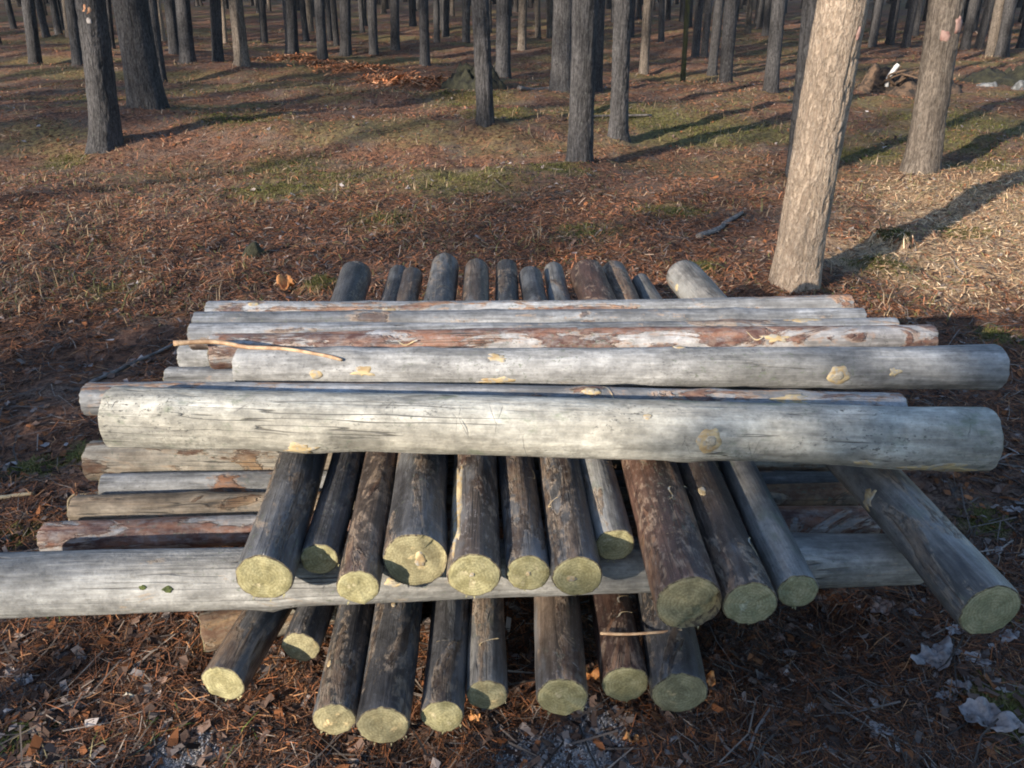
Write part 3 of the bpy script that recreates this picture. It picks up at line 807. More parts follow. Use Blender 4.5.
def leaf(name, label, x, y, w, mat, seed, group, cat='leaf', asp=.6, lift=.008, curl=.08, lobes=5):
    na = 44
    rng = np.random.RandomState(seed)
    a = np.linspace(0, 2 * math.pi, na, endpoint=False)
    rad = 1 + .06 * np.sin(a * lobes + seed) + .07 * vnoise(np.cos(a) * 7, np.sin(a) * 7 + seed, seed=seed) + .08 * vnoise(np.cos(a) * 15, np.sin(a) * 15 + seed, seed=seed) + .30 * vnoise(np.cos(a) * 2.4 + seed, np.sin(a) * 2.4, seed=seed)
    rot = rng.uniform(-.6, .6)
    L = []
    for k in (1.0, .88, .75, .6, .45, .3, .15):
        px = rad * k * np.cos(a) * w / 2
        py = rad * k * np.sin(a) * w / 2 * asp
        L.append(np.stack([px, py], 1))
    L.append(np.zeros((1, 2)))
    xy = np.concatenate(L)
    xr = xy[:, 0] * math.cos(rot) - xy[:, 1] * math.sin(rot)
    yr = xy[:, 0] * math.sin(rot) + xy[:, 1] * math.cos(rot)
    z = w * (curl * vnoise(xr / w * 3.2 + seed, yr / w * 3.2, seed=seed) + .12 * vnoise(xr / w * 8, yr / w * 8, seed=seed + 1) + .05 * vnoise(xr / w * 18, yr / w * 18, seed=seed + 2)) + 1.2 * (xr ** 2 + yr ** 2) / w * curl
    z = z - z.min()
    co = np.stack([xr, yr, z], 1)
    q = [(k * na + j, k * na + (j + 1) % na, (k + 1) * na + (j + 1) % na, (k + 1) * na + j) for k in range(6) for j in range(na)]
    tr = [(6 * na + j, 6 * na + (j + 1) % na, 7 * na) for j in range(na)]
    o = link(name, mesh_np(name, co, [np.array(q), np.array(tr)]), M[mat], None)
    o.location = (x, y, gz(x, y, lift))
    tag(o, label, cat, group)
    return o


gl = 'dry leaves on the ground'
for k, (x, y, w, lab, mat, asp) in enumerate([
    (1.07, 1.488, .13, 'largest crumpled pale grey leaf, on the ground below the end of the far right pole', 'leaf', .62),
    (1.095, 1.288, .12, 'pale grey leaf with ragged edges in the bottom right corner of the picture', 'leaf', .66),
    (1.166, 1.472, .06, 'small grey leaf touching the largest one on its right side', 'leaf', .55),
    (1.037, 1.375, .05, 'narrow pale leaf between the largest grey leaf and the ragged corner leaf', 'leaf', .45),
    (1.165, 1.575, .08, 'grey leaf just under the green end of the far right pole', 'leaf', .4),
    (1.285, 1.546, .07, 'flat grey leaf at the right edge, right of the far right pole end', 'leaf', .4),
    (1.608, 2.110, .058, 'greenish grey leaf high at the right edge, beside the moss', 'leaf', .7),
    (1.223, 2.078, .077, 'brownish grey leaf above the middle of the far right pole', 'leaf', .35),
    (1.357, 1.991, .062, 'curled pale leaf on the dark ground right of the far right pole', 'leaf', .35),
    (1.451, 1.919, .066, 'pale leaf nearest the right edge, in line with the far right pole', 'leaf', .4),
    (1.084, 1.656, .05, 'slim pale leaf lying close against the left side of the far right pole', 'leaf', .4),
    (1.002, 1.668, .07, 'upright reddish brown leaf left of the slim pale one, under the far right pole', 'leafb', .9),
    (-1.036, 1.339, .033, 'small cream leaf in the dark needles at bottom left', 'leafp', .8),
    (.842, 1.264, .05, 'dull grey leaf at the lower edge near the two thin twigs', 'leaf', .6),
    (-1.199, 1.421, .049, 'grey leaf on the needles close to the left edge', 'leaf', .6),
    (-.913, 1.357, .033, 'small yellowish leaf right of the cream one at bottom left', 'leafp', .7),
    (.692, 1.571, .047, 'brown leaf under the thin upper pole beyond the thickest one', 'leafb', .6),
    (.627, 1.393, .039, 'pinkish brown leaf above the long thin grey twig', 'leafb', .7),
    (1.085, 1.400, .06, 'pinkish grey leaf half in the moss under the small grey leaf', 'leaf', .45),
    (1.62, 2.62, .06, 'pale grey leaf at the right edge level with the big pale front log', 'leaf', .5),
    (1.42, 2.52, .09, 'dark narrow leaf right of the end of the hidden top log', 'leafb', .25),
]):
    leaf('dry_leaf', lab, x, y, w, mat, 200 + k, gl, asp=asp)
for k, (x, y, w, lab) in enumerate([(-.085, 1.27, .028, 'bright orange bark chip beside the dull end of the thin bottom pole'), (.19, 1.42, .05, 'orange bark chip in the gap left of the rusty bottom pole'),
                                    (.47, 1.40, .05, 'orange bark chip right of the black rightmost bottom pole'), (.27, 1.235, .035, 'orange bark chip below the rusty bottom pole'),
                                    (-1.25, 4.2, .12, 'orange curled bark flake behind the left ends of the top logs')]):
    o = leaf('bark_chip', lab, x, y, w, 'chip', 300 + k, 'orange bark chips', 'bark chip', asp=.7, lobes=3, lift=.012 if k else .05, curl=.35)

# ---------------------------------------------------------------- litter: things nobody could count
def sample_view(n, y0, y1, power=1.0, wide=0.78, extra=0.5):
    """positions on the floor, thinning out with distance"""
    u = rs.rand(n)
    if power == 1.0:
        y = y0 * (y1 / y0) ** u
    else:
        e = 1 - power
        y = (y0 ** e + u * (y1 ** e - y0 ** e)) ** (1 / e)
    x = (rs.rand(n) * 2 - 1) * (y * wide + extra)
    return x, y


def strips(name, label, x, y, ln, w, col, mat, lift=0.004, tilt=.18, bend=.25, kind='litter'):
    n = len(x)
    a = rs.rand(n) * 2 * math.pi
    dx, dy = np.cos(a), np.sin(a)
    sx, sy = -dy, dx
    tl = rs.normal(0, tilt, n)
    bd = rs.normal(0, bend, n)
    z0 = lift * (0.3 + rs.rand(n) * 1.6)
    P = []
    for k in (-.5, 0, .5):
        off = bd * (k * k * 4 - .5) * .18
        px = x + dx * ln * k + sx * ln * off
        py = y + dy * ln * k + sy * ln * off
        pz = ground_h(px, py) + z0 + np.abs(tl) * ln * (k + .5) + 0.10 * ln * (0.25 - k * k) * np.abs(bd)
        tw = rs.normal(0, .35, n)
        for s in (-.5, .5):
            P.append(np.stack([px + sx * w * s, py + sy * w * s, pz + w * s * tw], 1))
    co = np.stack(P, 1).reshape(-1, 3)
    b = np.arange(n)[:, None] * 6
    f = np.concatenate([b + np.array([[0, 2, 3, 1]]), b + np.array([[2, 4, 5, 3]])])
    o = link(name, mesh_np(name, co, f, False, np.repeat(col, 6, 0)), M[mat])
    tag(o, label, kind, kind='stuff')
    return o


def pal(n, cols, wts, var=.25):
    c = np.array(cols)[rs.choice(len(cols), n, p=np.array(wts) / sum(wts))]
    return c * (1 + var * rs.randn(n, 1)).clip(.4, 1.8)


N = 170000
x, y = sample_view(N, .95, 6.5, 1.45)
dens = vnoise(x * 2.2, y * 2.2, seed=31) + .5 * vnoise(x * 6, y * 6, seed=32) + .9 - 1.3 * blobs(MOSS, x, y) - 1.2 * blobs(DUST, x, y, .5) - 1.0 * sunpatch_mask(x, y)
keep = dens > rs.rand(N) * .9
x, y = x[keep], y[keep]
n = len(x)
hue = vnoise(x * 1.3, y * 1.3, seed=33)[:, None]
c = pal(n, [(.23, .085, .035), (.14, .06, .03), (.075, .04, .026), (.3, .15, .07), (.2, .16, .13), (.05, .032, .025)], [3, 4, 4, 1.3, 1.2, 3])
c = c * (1 + .35 * hue)
strips('pine_needles', 'brown and orange pine needles covering the ground round the pile', x, y, rs.uniform(.03, .075, n) * (1 + .12 * y), rs.uniform(.0009, .0018, n) * (.6 + .5 * y), c, 'col', .005, .16, .5, 'needles')

N = 160000
x, y = sample_view(N, 3.8, 34, 1.2)
kp = .8 * sunpatch_mask(x, y) + 1.15 * blobs(MOSS, x, y) + .5 * sstep(.0, .7, vnoise(x * .6, y * 1.0, seed=77)) < rs.rand(N)
x, y = x[kp], y[kp]
n = len(x)
c = pal(n, [(.34, .14, .07), (.25, .115, .068), (.12, .07, .052), (.38, .26, .17), (.3, .23, .18), (.16, .15, .06)], [3.8, 3.8, 2.6, .9, .7, 1.2])
strips('forest_litter', 'needles, twigs and dead stalks on the floor between the trunks', x, y, rs.uniform(.015, .055, n) * (.8 + .06 * y), rs.uniform(.002, .0055, n) * (.7 + .07 * y), c, 'colm', .008, .22, .35, 'litter')

# leaf and bark flakes
N = 15000
x, y = sample_view(N, .95, 14, 1.3)
n = len(x)
c = pal(n, [(.07, .045, .035), (.13, .085, .065), (.2, .16, .14), (.3, .26, .24), (.2, .08, .035)], [4, 4, 1.5, .35, 1.6])
strips('leaf_flakes', 'bits of brown and grey leaf and bark strewn over the floor', x, y, rs.uniform(.012, .035, n) * (1 + .06 * y), rs.uniform(.008, .02, n) * (1 + .06 * y), c, 'colm', .007, .25, .4, 'litter')

# twigs
N = 1700
x, y = sample_view(N, .95, 12, 1.3)
n = len(x)
c = pal(n, [(.08, .065, .055), (.14, .115, .1), (.26, .21, .17)], [3, 3, .8])
strips('small_twigs', 'thin grey dead twigs scattered over the needles', x, y, rs.uniform(.08, .26, n), rs.uniform(.0025, .005, n) * (1 + .05 * y), c, 'colm', .008, .06, .4, 'twigs')

# dry grass at the right, its colour paled to carry the sunlit patch
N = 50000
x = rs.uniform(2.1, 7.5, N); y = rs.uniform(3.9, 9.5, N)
kk = sunpatch_mask(x, y)
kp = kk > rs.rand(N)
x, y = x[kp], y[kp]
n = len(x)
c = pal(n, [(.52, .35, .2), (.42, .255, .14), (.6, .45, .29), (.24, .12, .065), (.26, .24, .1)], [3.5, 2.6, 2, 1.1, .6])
strips('dry_straw', 'dry grass and leaf bits paled for the sunlit patch at the right', x, y, rs.uniform(.02, .07, n), rs.uniform(.002, .007, n), c, 'colm', .008, .22, .4, 'straw')

# pale sawdust crumbs
N = 11000
i = rs.choice(3, N, p=[.5, .2, .3])
D = np.array(DUST)[i]
x = D[:, 0] + rs.randn(N) * D[:, 2] * .5
y = D[:, 1] + rs.randn(N) * D[:, 2] * .42
c = pal(N, [(.36, .335, .32), (.27, .25, .245), (.44, .41, .38), (.13, .11, .1)], [3, 3, 1, 2], .15)
strips('sawdust', 'pale grey sawdust and ash trodden into the ground in front of the poles', x, y, rs.uniform(.003, .009, N), rs.uniform(.0015, .003, N), c, 'colm', .004, .4, .5, 'sawdust')

# orange bark shavings far back
N = 2600
i = rs.choice(len(CHIPS), N, p=np.array([.14, .12, .22, .1, .32, .1]))
D = np.array(CHIPS)[i]
x = D[:, 0] + rs.randn(N) * D[:, 2] * .5
y = D[:, 1] + rs.randn(N) * D[:, 2] * .4
c = pal(N, [(.5, .2, .09), (.36, .14, .065), (.6, .32, .17), (.14, .075, .045)], [3, 3, 1.2, 2], .2)
strips('bark_shavings', 'long streak of orange bark shavings on the floor behind the pile', x, y, rs.uniform(.05, .16, N), rs.uniform(.012, .035, N), c, 'colm', .02, .2, .5, 'shavings')


def blades(name, label, cx, cy, nb, h, spread, col_green, col_dry, dry, w=.004, mat='col', kind='grass'):
    """tufts: nb blades round each centre, bent outwards"""
    n = len(cx)
    m = n * nb
    X0 = np.repeat(cx, nb) + rs.randn(m) * np.repeat(spread, nb) * .5
    Y0 = np.repeat(cy, nb) + rs.randn(m) * np.repeat(spread, nb) * .5
    H = np.repeat(h, nb) * rs.uniform(.4, 1.2, m)
    a = rs.rand(m) * 2 * math.pi
    lean = np.abs(rs.normal(1.25, .6, m))
    W = w * rs.uniform(.7, 1.3, m) * (1 + .09 * Y0)
    Z0 = ground_h(X0, Y0) - .004
    P = []
    sx, sy = -np.sin(a), np.cos(a)
    for k, ww in ((0, 1), (.5, .8), (1.0, .12)):
        d = lean * H * k * k
        px = X0 + np.cos(a) * d; py = Y0 + np.sin(a) * d
        pz = Z0 + H * k * (1 - .35 * k * np.minimum(lean, 1.6))
        for s in (-.5, .5):
            P.append(np.stack([px + sx * W * ww * s, py + sy * W * ww * s, pz], 1))
    co = np.stack(P, 1).reshape(-1, 3)
    b = np.arange(m)[:, None] * 6
    f = np.concatenate([b + np.array([[0, 1, 3, 2]]), b + np.array([[2, 3, 5, 4]])])
    dr = (rs.rand(m) < np.repeat(dry, nb))[:, None]
    c = np.where(dr, np.array(col_dry), np.array(col_green)) * (1 + .25 * rs.randn(m, 1)).clip(.4, 1.7)
    o = link(name, mesh_np(name, co, f, False, np.repeat(c, 6, 0)), M[mat])
    tag(o, label, kind, kind='stuff')


N = 3400
x, y = sample_view(N, 3.8, 26, 1.0)
k = vnoise(x * .45, y * .8, seed=41) + .5 * vnoise(x * 1.4, y * 1.8, seed=42) + 1.1 * blobs(MOSS, x, y)
kp = k > .3 * rs.rand(N)
x, y, k = x[kp], y[kp], k[kp]
blades('dead_grass', 'low dead grass and green blades between the trunks', x, y, 9, .05 + .09 * rs.rand(len(x)) ** 2, .16 + .2 * rs.rand(len(x)), (.1, .095, .035), (.24, .17, .105), np.clip(.75 - .35 * k + .2 * rs.randn(len(x)), .05, 1), .0042)
x = np.array([-.79, -.8, -1.12, -1.05, -.62, 1.3, 1.22, 1.1, -1.55, 1.35, -.95, -1.2])
y = np.array([1.315, 1.29, 1.22, 1.18, 1.22, 1.35, 1.25, 1.22, 1.85, 1.6, 1.2, 1.6])
blades('green_grass', 'few thin green grass blades in the needles in front of the pile', x, y, 7, np.full(12, .06), np.full(12, .05), (.09, .14, .03), (.3, .24, .12), np.full(12, .3), .0022)
# moss: short dense shoots on the patches
sel = [m for m in MOSS]
cx, cy = [], []
for (mx, my, mr, ms) in sel:
    q = int(160 * (mr / .12) ** 1.3 * ms) if my < 6 else int(500 * mr)
    cx.append(mx + rs.randn(q) * mr * .42); cy.append(my + rs.randn(q) * mr * .36)
cx = np.concatenate(cx); cy = np.concatenate(cy)
blades('moss', 'cushions of green moss on the forest floor', cx, cy, 6, .012 + .012 * rs.rand(len(cx)) + .0012 * cy, np.full(len(cx), .02) + .004 * cy, (.1, .1, .028), (.15, .12, .05), np.full(len(cx), .4), .004, 'colm', 'moss')


# ---------------------------------------------------------------- trees
def trunk_mesh(r, H, seed, nseg, rings, disp, hi=4.6, flare=.24):
    z = np.concatenate([np.linspace(-.15, hi, rings), np.linspace(hi, H, 9)[1:]])
    th = np.linspace(0, 2 * math.pi, nseg, endpoint=False)
    Z, T = np.meshgrid(z, th, indexing='ij')
    rr = r * (1 - .72 * (np.clip(Z, 0, H) / H) ** 1.15)
    cx, sx = np.cos(T), np.sin(T)
    rr = rr * (1 + (flare + .2 * vnoise(cx * 1.7 + seed, sx * 1.7, seed=seed)) * np.exp(-np.clip(Z, -.1, 9) / (1.1 * r + .02)))
    rr = rr * (1 + .05 * vnoise(cx * 1.2 + seed, sx * 1.2, Z * 1.1, seed=seed))
    if disp > 0:
        f = 5.0 * r / .14
        a = vnoise(cx * f + 5, sx * f, Z * 9, seed=seed + 1)
        b = vnoise(cx * f * 2.3, sx * f * 2.3 + 3, Z * 13, seed=seed + 2)
        c = vnoise(cx * f * 5, sx * f * 5, Z * 34, seed=seed + 3)
        pl = sstep(.02, .22, np.abs(a + .35 * b))
        rr = rr + disp * (pl - .6 + .45 * b + .3 * c)
    bx = .012 * np.sin(Z * .9 + seed) * sstep(0, 2, Z); by = .012 * np.cos(Z * .7 + seed) * sstep(0, 2, Z)
    co = np.stack([rr * cx + bx, rr * sx + by, Z], -1).reshape(-1, 3)
    n = len(z)
    i = np.arange(n - 1)[:, None] * nseg; j = np.arange(nseg)[None, :]; j2 = (j + 1) % nseg
    f = np.stack([i + j, i + j2, i + nseg + j2, i + nseg + j], -1).reshape(-1, 4)
    return mesh_np('trunk', co, f)


def crown_arrays(seed, H=16.0, base=8.6, nclump=190, rad=1.7):
    q = np.random.RandomState(seed)
    bv, bf = [], []
    nb = 22
    ends = []
    for k in range(nb):
        h = base + (H - .6 - base) * (k + q.rand()) / nb
        a = q.rand() * 6.283
        L = rad * (1.05 - .75 * ((h - base) / (H - base)) ** 1.3) * q.uniform(.65, 1.15)
        p0 = np.array([0, 0, h]); p1 = p0 + np.array([math.cos(a) * L * .6, math.sin(a) * L * .6, .15 * L]); p2 = p0 + np.array([math.cos(a) * L, math.sin(a) * L, .3 * L + .1])
        ends.append((p0, p1, p2))
        pr = [(p0, .03), (p1, .018), (p2, .006)]
        b0 = len(bv)
        s = np.array([-math.sin(a), math.cos(a), 0]); u = np.array([0, 0, 1.])
        for p, r in pr:
            for (ss, uu) in ((1, 0), (0, 1), (-1, 0), (0, -1)):
                bv.append(p + s * ss * r + u * uu * r)
        for i in range(2):
            for j in range(4):
                bf.append((b0 + i * 4 + j, b0 + i * 4 + (j + 1) % 4, b0 + (i + 1) * 4 + (j + 1) % 4, b0 + (i + 1) * 4 + j))
    cen = []
    for _ in range(nclump):
        p0, p1, p2 = ends[q.randint(nb)]
        k = q.uniform(.35, 1.08)
        c = p0 + (p2 - p0) * k + q.randn(3) * np.array([.17, .17, .13])
        cen.append(c)
    cen = np.array(cen)
    d = q.randn(nclump, 3); d[:, 2] = np.abs(d[:, 2]) * .6; d /= np.linalg.norm(d, axis=1)[:, None]
    s = np.cross(d, q.randn(nclump, 3)); s /= np.linalg.norm(s, axis=1)[:, None]
    ln = q.uniform(.16, .34, nclump)[:, None]; w = q.uniform(.05, .11, nclump)[:, None]
    s2 = np.cross(d, s)
    P = []
    for ax in (s, s2):
        P += [cen - d * ln * .5 - ax * w, cen - d * ln * .5 + ax * w, cen + d * ln * .5 + ax * w * .6, cen + d * ln * .5 - ax * w * .6]
    fv = np.stack(P, 1).reshape(-1, 3)
    b = np.arange(nclump)[:, None] * 8
    ff = np.concatenate([b + np.array([[0, 1, 2, 3]]), b + np.array([[4, 5, 6, 7]])])
    return np.array(bv), np.array(bf), fv, ff


CROWN = [crown_arrays(50 + k) for k in range(4)]
limb_me = [mesh_np('limb', c[0], c[1]) for c in CROWN]
crown_me = [mesh_np('crown', c[2], c[3], False) for c in CROWN]
for m_ in limb_me: m_.materials.append(M['bark'])
for m_ in crown_me: m_.materials.append(M['needles'])
far_trunk = {}
for mk_ in ('bark', 'bark_tan', 'bark_pale', 'bark_mossy'):
    far_trunk[mk_] = []
    for k in range(3):
        me = trunk_mesh(.1, 15.6, 70 + k, 14, 40, .004, 5.0)
        me.materials.append(M[mk_])
        far_trunk[mk_].append(me)


def tree(x, y, r, lean, label, group, mat='bark', detail=0, seed=0, disp=.008):
    root = empty('pine_tree', (x, y, gz(x, y) - .02))
    root.rotation_euler = (rnd.uniform(-.012, .012), math.atan(lean), 0)
    tag(root, label, 'tree', group)
    if detail:
        me = trunk_mesh(r, 15.6, seed, *((96, 420) if detail > 1 else (48, 170)), disp, flare=.14 if detail > 1 else .24)
        me.materials.append(M[mat])
        tr = link('trunk', me, None, root)
    else:
        tr = link('trunk', far_trunk[mat][seed % 3], None, root)
        tr.scale = (r / .1, r / .1, 1)
        tr.rotation_euler = (0, 0, rnd.uniform(0, 6.28))
    k = seed % 4
    a = rnd.uniform(0, 6.28)
    for nm, me in (('limb', limb_me[k]), ('crown', crown_me[k])):
        o = link(nm, me, None, root)
        o.rotation_euler = (0, 0, a)
    return root, tr


gt = 'pines standing behind the pile'
TREES = [
    (-4.22, 8.58, .140, .111, 'dark near pine at the left with an orange bark wound high on its trunk', 'bark', 1),
    (-4.42, 10.16, .195, .052, 'thickest dark pine at the left, right of the one with the orange wound', 'bark', 1),
    (-5.91, 14.28, .101, .067, 'slim dark pine half hidden behind the right side of the thickest left pine', 'bark', 0),
    (-9.94, 17.89, .125, .146, 'leaning dark pine nearest the left edge with bare ground around it', 'bark', 0),
    (-8.22, 16.26, .104, .104, 'grey pine half hidden behind the left side of the pine with the orange wound', 'bark', 0),
    (-6.36, 16.84, .137, .093, 'stout dark pine, right one of a close pair beyond the thickest left pine', 'bark', 0),
    (-7.55, 19.33, .123, .071, 'dark pine, left one of a close pair beyond the thickest left pine', 'bark', 0),
    (-5.97, 17.45, .112, .115, 'dark pine between the stout dark pair and the pale sunlit trunk at upper left', 'bark', 0),
    (-4.89, 15.54, .127, .049, 'tan sunlit pine at upper left, right of the thin white trunk', 'bark_tan', 0),  # tan bark carries the sunlight on this trunk
    (-9.40, 23.38, .081, .039, 'thin cream trunk just right of the thickest left pine', 'bark_pale', 0),  # sunlight put into the bark colour
    (-7.61, 23.01, .060, .085, 'thin whitish trunk left of the tan sunlit pine', 'bark_pale', 0),  # pale bark stands for sunlight here too
    (-9.20, 19.87, .081, .123, 'thin grey pine seen between the wounded pine and the thickest left pine', 'bark', 0),
    (-12.11, 23.76, .068, .116, 'thin cream trunk left of the pine with the orange wound', 'bark_pale', 0),
    (-4.93, 19.33, .146, .085, 'stout dark pine at the left end of the orange bark shavings', 'bark', 0),
    (-3.89, 17.67, .103, .037, 'grey pine directly behind the orange shavings, left of a stouter dark one', 'bark', 0),
    (-3.58, 18.58, .119, .075, 'dark pine behind the middle of the orange shavings', 'bark', 0),
    (-3.02, 18.83, .098, .040, 'dark slim pine above the right part of the orange shavings', 'bark', 0),
    (-2.69, 19.87, .104, .066, 'grey pine standing right next to the dark slim one above the shavings', 'bark', 0),
    (-1.73, 17.04, .099, .033, 'greyish pine above the dark mossy clod, left of the near slim trunk', 'bark', 0),
    (-1.20, 22.66, .104, .026, 'dark pine just left of the near slim trunk', 'bark', 0),
    (-0.29, 9.06, .090, -.023, 'near slim grey trunk left of the middle, in front of the mossy clod', 'bark', 1),
    (-0.16, 15.05, .132, .019, 'dark pine right behind the near slim trunk', 'bark', 0),
    (0.23, 19.87, .100, .015, 'pale tan trunk between the near slim trunk and the centre pair', 'bark_tan', 0),  # lit tone painted as tan bark
    (0.71, 12.16, .144, -.006, 'stout brown pine close behind the left side of the nearest centre trunk', 'bark', 1),
    (0.64, 7.67, .113, -.007, 'nearest centre trunk, grey and scaly, standing nearest above the pole ends', 'bark', 1),
    (1.28, 12.72, .075, -.014, 'thin dark pine squeezed between the two near centre trunks', 'bark', 0),
    (1.14, 8.87, .091, -.015, 'near grey trunk right of centre with a fallen branch at its foot', 'bark', 1),
    (2.45, 15.89, .084, -.014, 'tan slim pine right of the near centre trunks', 'bark_tan', 0),  # tan bark stands for the sun on it
    (2.87, 14.28, .042, -.031, 'very thin yellow green mossy stem right of the tan slim pine', 'bark_mossy', 0),
    (3.41, 13.59, .104, -.046, 'dark pine with a group of three close behind its left side', 'bark', 0),
    (3.75, 12.27, .102, -.037, 'lone dark pine left of the leaning pale trunk', 'bark', 0),
    (2.53, 7.19, .089, -.056, 'dark trunk almost hidden behind the left side of the leaning pale pine', 'bark', 1),
    (1.54, 4.16, .117, .012, 'nearest leaning pine with pale sunlit flaky bark, right behind the pile', 'bark_pale', 2),
    (3.72, 7.36, .141, -.070, 'leaning grey brown pine at the right with two reddish marks high on its trunk', 'bark_tan', 1),
    (10.31, 18.58, .108, -.063, 'tan pine at the upper right, left one of a touching pair', 'bark_tan', 0),
    (10.42, 18.35, .120, -.082, 'dark pine at the upper right, right one of a touching pair', 'bark', 0),
    (3.90, 18.35, .085, -.011, 'left trunk of the three behind the dark pine right of centre', 'bark', 0),
    (4.25, 19.08, .077, -.011, 'middle and thinnest trunk of the three behind the dark pine right of centre', 'bark', 0),
    (3.64, 15.54, .082, -.010, 'right trunk of the three, touching the dark pine right of centre', 'bark', 0),
]
roots = []
for k, (x, y, r, lean, lab, mat, det) in enumerate(TREES):
    roots.append(tree(x, y, r, lean, lab, gt, mat, det, seed=k + 3, disp=.007 if mat == 'bark_pale' else .008))


def trunk_patch(root, r, h, az, ls, lt, name, mat, seed):
    """a wound or mark that hugs the trunk"""
    na = 22
    a = np.linspace(0, 2 * math.pi, na, endpoint=False)
    o_ = 1 + .3 * vnoise(np.cos(a) * 2 + seed, np.sin(a) * 2, seed=seed)
    rr = r * (1 - .72 * (h / 15.6) ** 1.15)
    P = []
    bx = .012 * math.sin(h * .9); 
    for k, up in ((1, -.008), (.85, .006), (.45, .008), (0, .008)):
        if k == 0:
            T = np.array([az]); Z = np.array([h])
        else:
            T = az + lt * k * o_ * np.sin(a) / rr; Z = h + ls * k * o_ * np.cos(a)
        P.append(np.stack([(rr + up) * np.cos(T), (rr + up) * np.sin(T), Z], 1))
    co = np.concatenate(P)
    q = [(k * na + j, k * na + (j + 1) % na, (k + 1) * na + (j + 1) % na, (k + 1) * na + j) for k in range(2) for j in range(na)]
    tr = [(2 * na + j, 2 * na + (j + 1) % na, 3 * na) for j in range(na)]
    return link(name, mesh_np(name, co, [np.array(q), np.array(tr)]), M[mat], root)


t = NT('orange_bark_wound')
v = t.obj_vec()
M['wound'] = t.out(t.mix(t.ramp(t.noise(v, 14, 4), .4, .6), (0.34, 0.14, 0.065), (0.46, 0.26, 0.15)), .8)
t = NT('pale_bark_wound')
v = t.obj_vec()
M['wound_p'] = t.out(t.mix(t.ramp(t.noise(v, 14, 4), .4, .6), (0.22, 0.19, 0.17), (0.34, 0.3, 0.28)), .8)
t = NT('red_paint_mark')
v = t.obj_vec()
M['paint'] = t.out(t.mix(t.ramp(t.noise(v, 20, 4), .4, .6), (0.17, 0.09, 0.075), (0.24, 0.15, 0.125)), .8)
trunk_patch(roots[0][0], .140, 1.30, -1.55, .05, .045, 'bark_wound', 'wound', 1)
trunk_patch(roots[0][0], .140, 1.20, -1.5, .04, .035, 'bark_wound', 'wound_p', 2)
trunk_patch(roots[33][0], .141, 1.24, -1.05, .07, .04, 'paint_mark', 'paint', 3)
trunk_patch(roots[33][0], .141, 1.16, -1.9, .05, .05, 'paint_mark', 'paint', 4)
trunk_patch(roots[32][0], .117, 1.27, -1.1, .03, .012, 'bark_wound', 'paint', 5)

# far trees: too alike to tell apart, labelled by the third of the wood they stand in
HANDFAR = [(-12.71, 23.76, .096), (-12.76, 24.56, .099), (-16.78, 29.47, .101), (-12.51, 21.02, .121), (-6.78, 23.76, .096), (-4.31, 21.33, .074), (-1.99, 23.01, .08), (-3.4, 30.07, .12), (-2.21, 28.34, .097),
           (-5.82, 24.56, .085), (-5.14, 24.56, .071), (-5.19, 30.69, .105), (3.78, 21.97, .076), (6.86, 25.41, .088), (7.14, 24.56, .099), (8.74, 21.02, .097), (9.42, 21.65, .1),
           (9.55, 21.02, .097), (11.0, 21.02, .109), (11.01, 20.43, .095), (11.69, 19.87, .104), (7.66, 20.43, .095), (.75, 24.98, .086), (1.11, 25.41, .102), (3.47, 25.41, .088)]
pts = [(a[0], a[1]) for a in TREES] + [(a[0], a[1]) for a in HANDFAR]
far = list(HANDFAR)
MARKS = [(93, 'the wounded pine'), (135, 'the thickest pine'), (238, 'the tan sunlit pine'), (291, 'the stout dark pine'), (373, 'the shavings'),
         (482, 'the near slim trunk'), (584, 'the nearest centre trunk'), (725, 'the group of three'), (835, 'the leaning pale pine'), (945, 'the red marked pine')]
tries = 0
while len(far) < 150 and tries < 20000:
    tries += 1
    y = rnd.uniform(23, 46)
    x = rnd.uniform(-.72, .74) * y
    right = x > .3 * y
    if right and rnd.random() < .5:
        y = rnd.uniform(21, 32); x = rnd.uniform(.33, .74) * y
    if all((x - a) ** 2 + (y - b) ** 2 > (.8 if right else 1.5) ** 2 for a, b in pts):
        pts.append((x, y))
        far.append((x, y, rnd.uniform(.075, .125)))
for k, (x, y, r) in enumerate(far):
    px = 512 + 800 * x / (y * .891 + .7)
    lo = max([m for m in MARKS if m[0] <= px], default=None); hi = min([m for m in MARKS if m[0] > px], default=None)
    z_ = ('to the right of ' + lo[1]) if hi is None else (('to the left of ' + hi[1]) if lo is None else 'between %s and %s' % (lo[1], hi[1]))
    mt_ = 'bark' if rnd.random() < .86 else 'bark_tan'
    wd = ('slender' if r < .088 else 'stout' if r > .108 else 'middling') + (' tan' if mt_ == 'bark_tan' else ' dark')
    tree(x, y, r, rnd.gauss(.0, .02) + (.03 if px < 400 else -.03 if px > 650 else 0), '%s %s pine trunk %s' % (wd, 'very far-off' if y > 31 else 'distant', z_), '%s %s pines %s' % (wd, 'very far-off' if y > 31 else 'distant', z_), mt_, 0, seed=k)


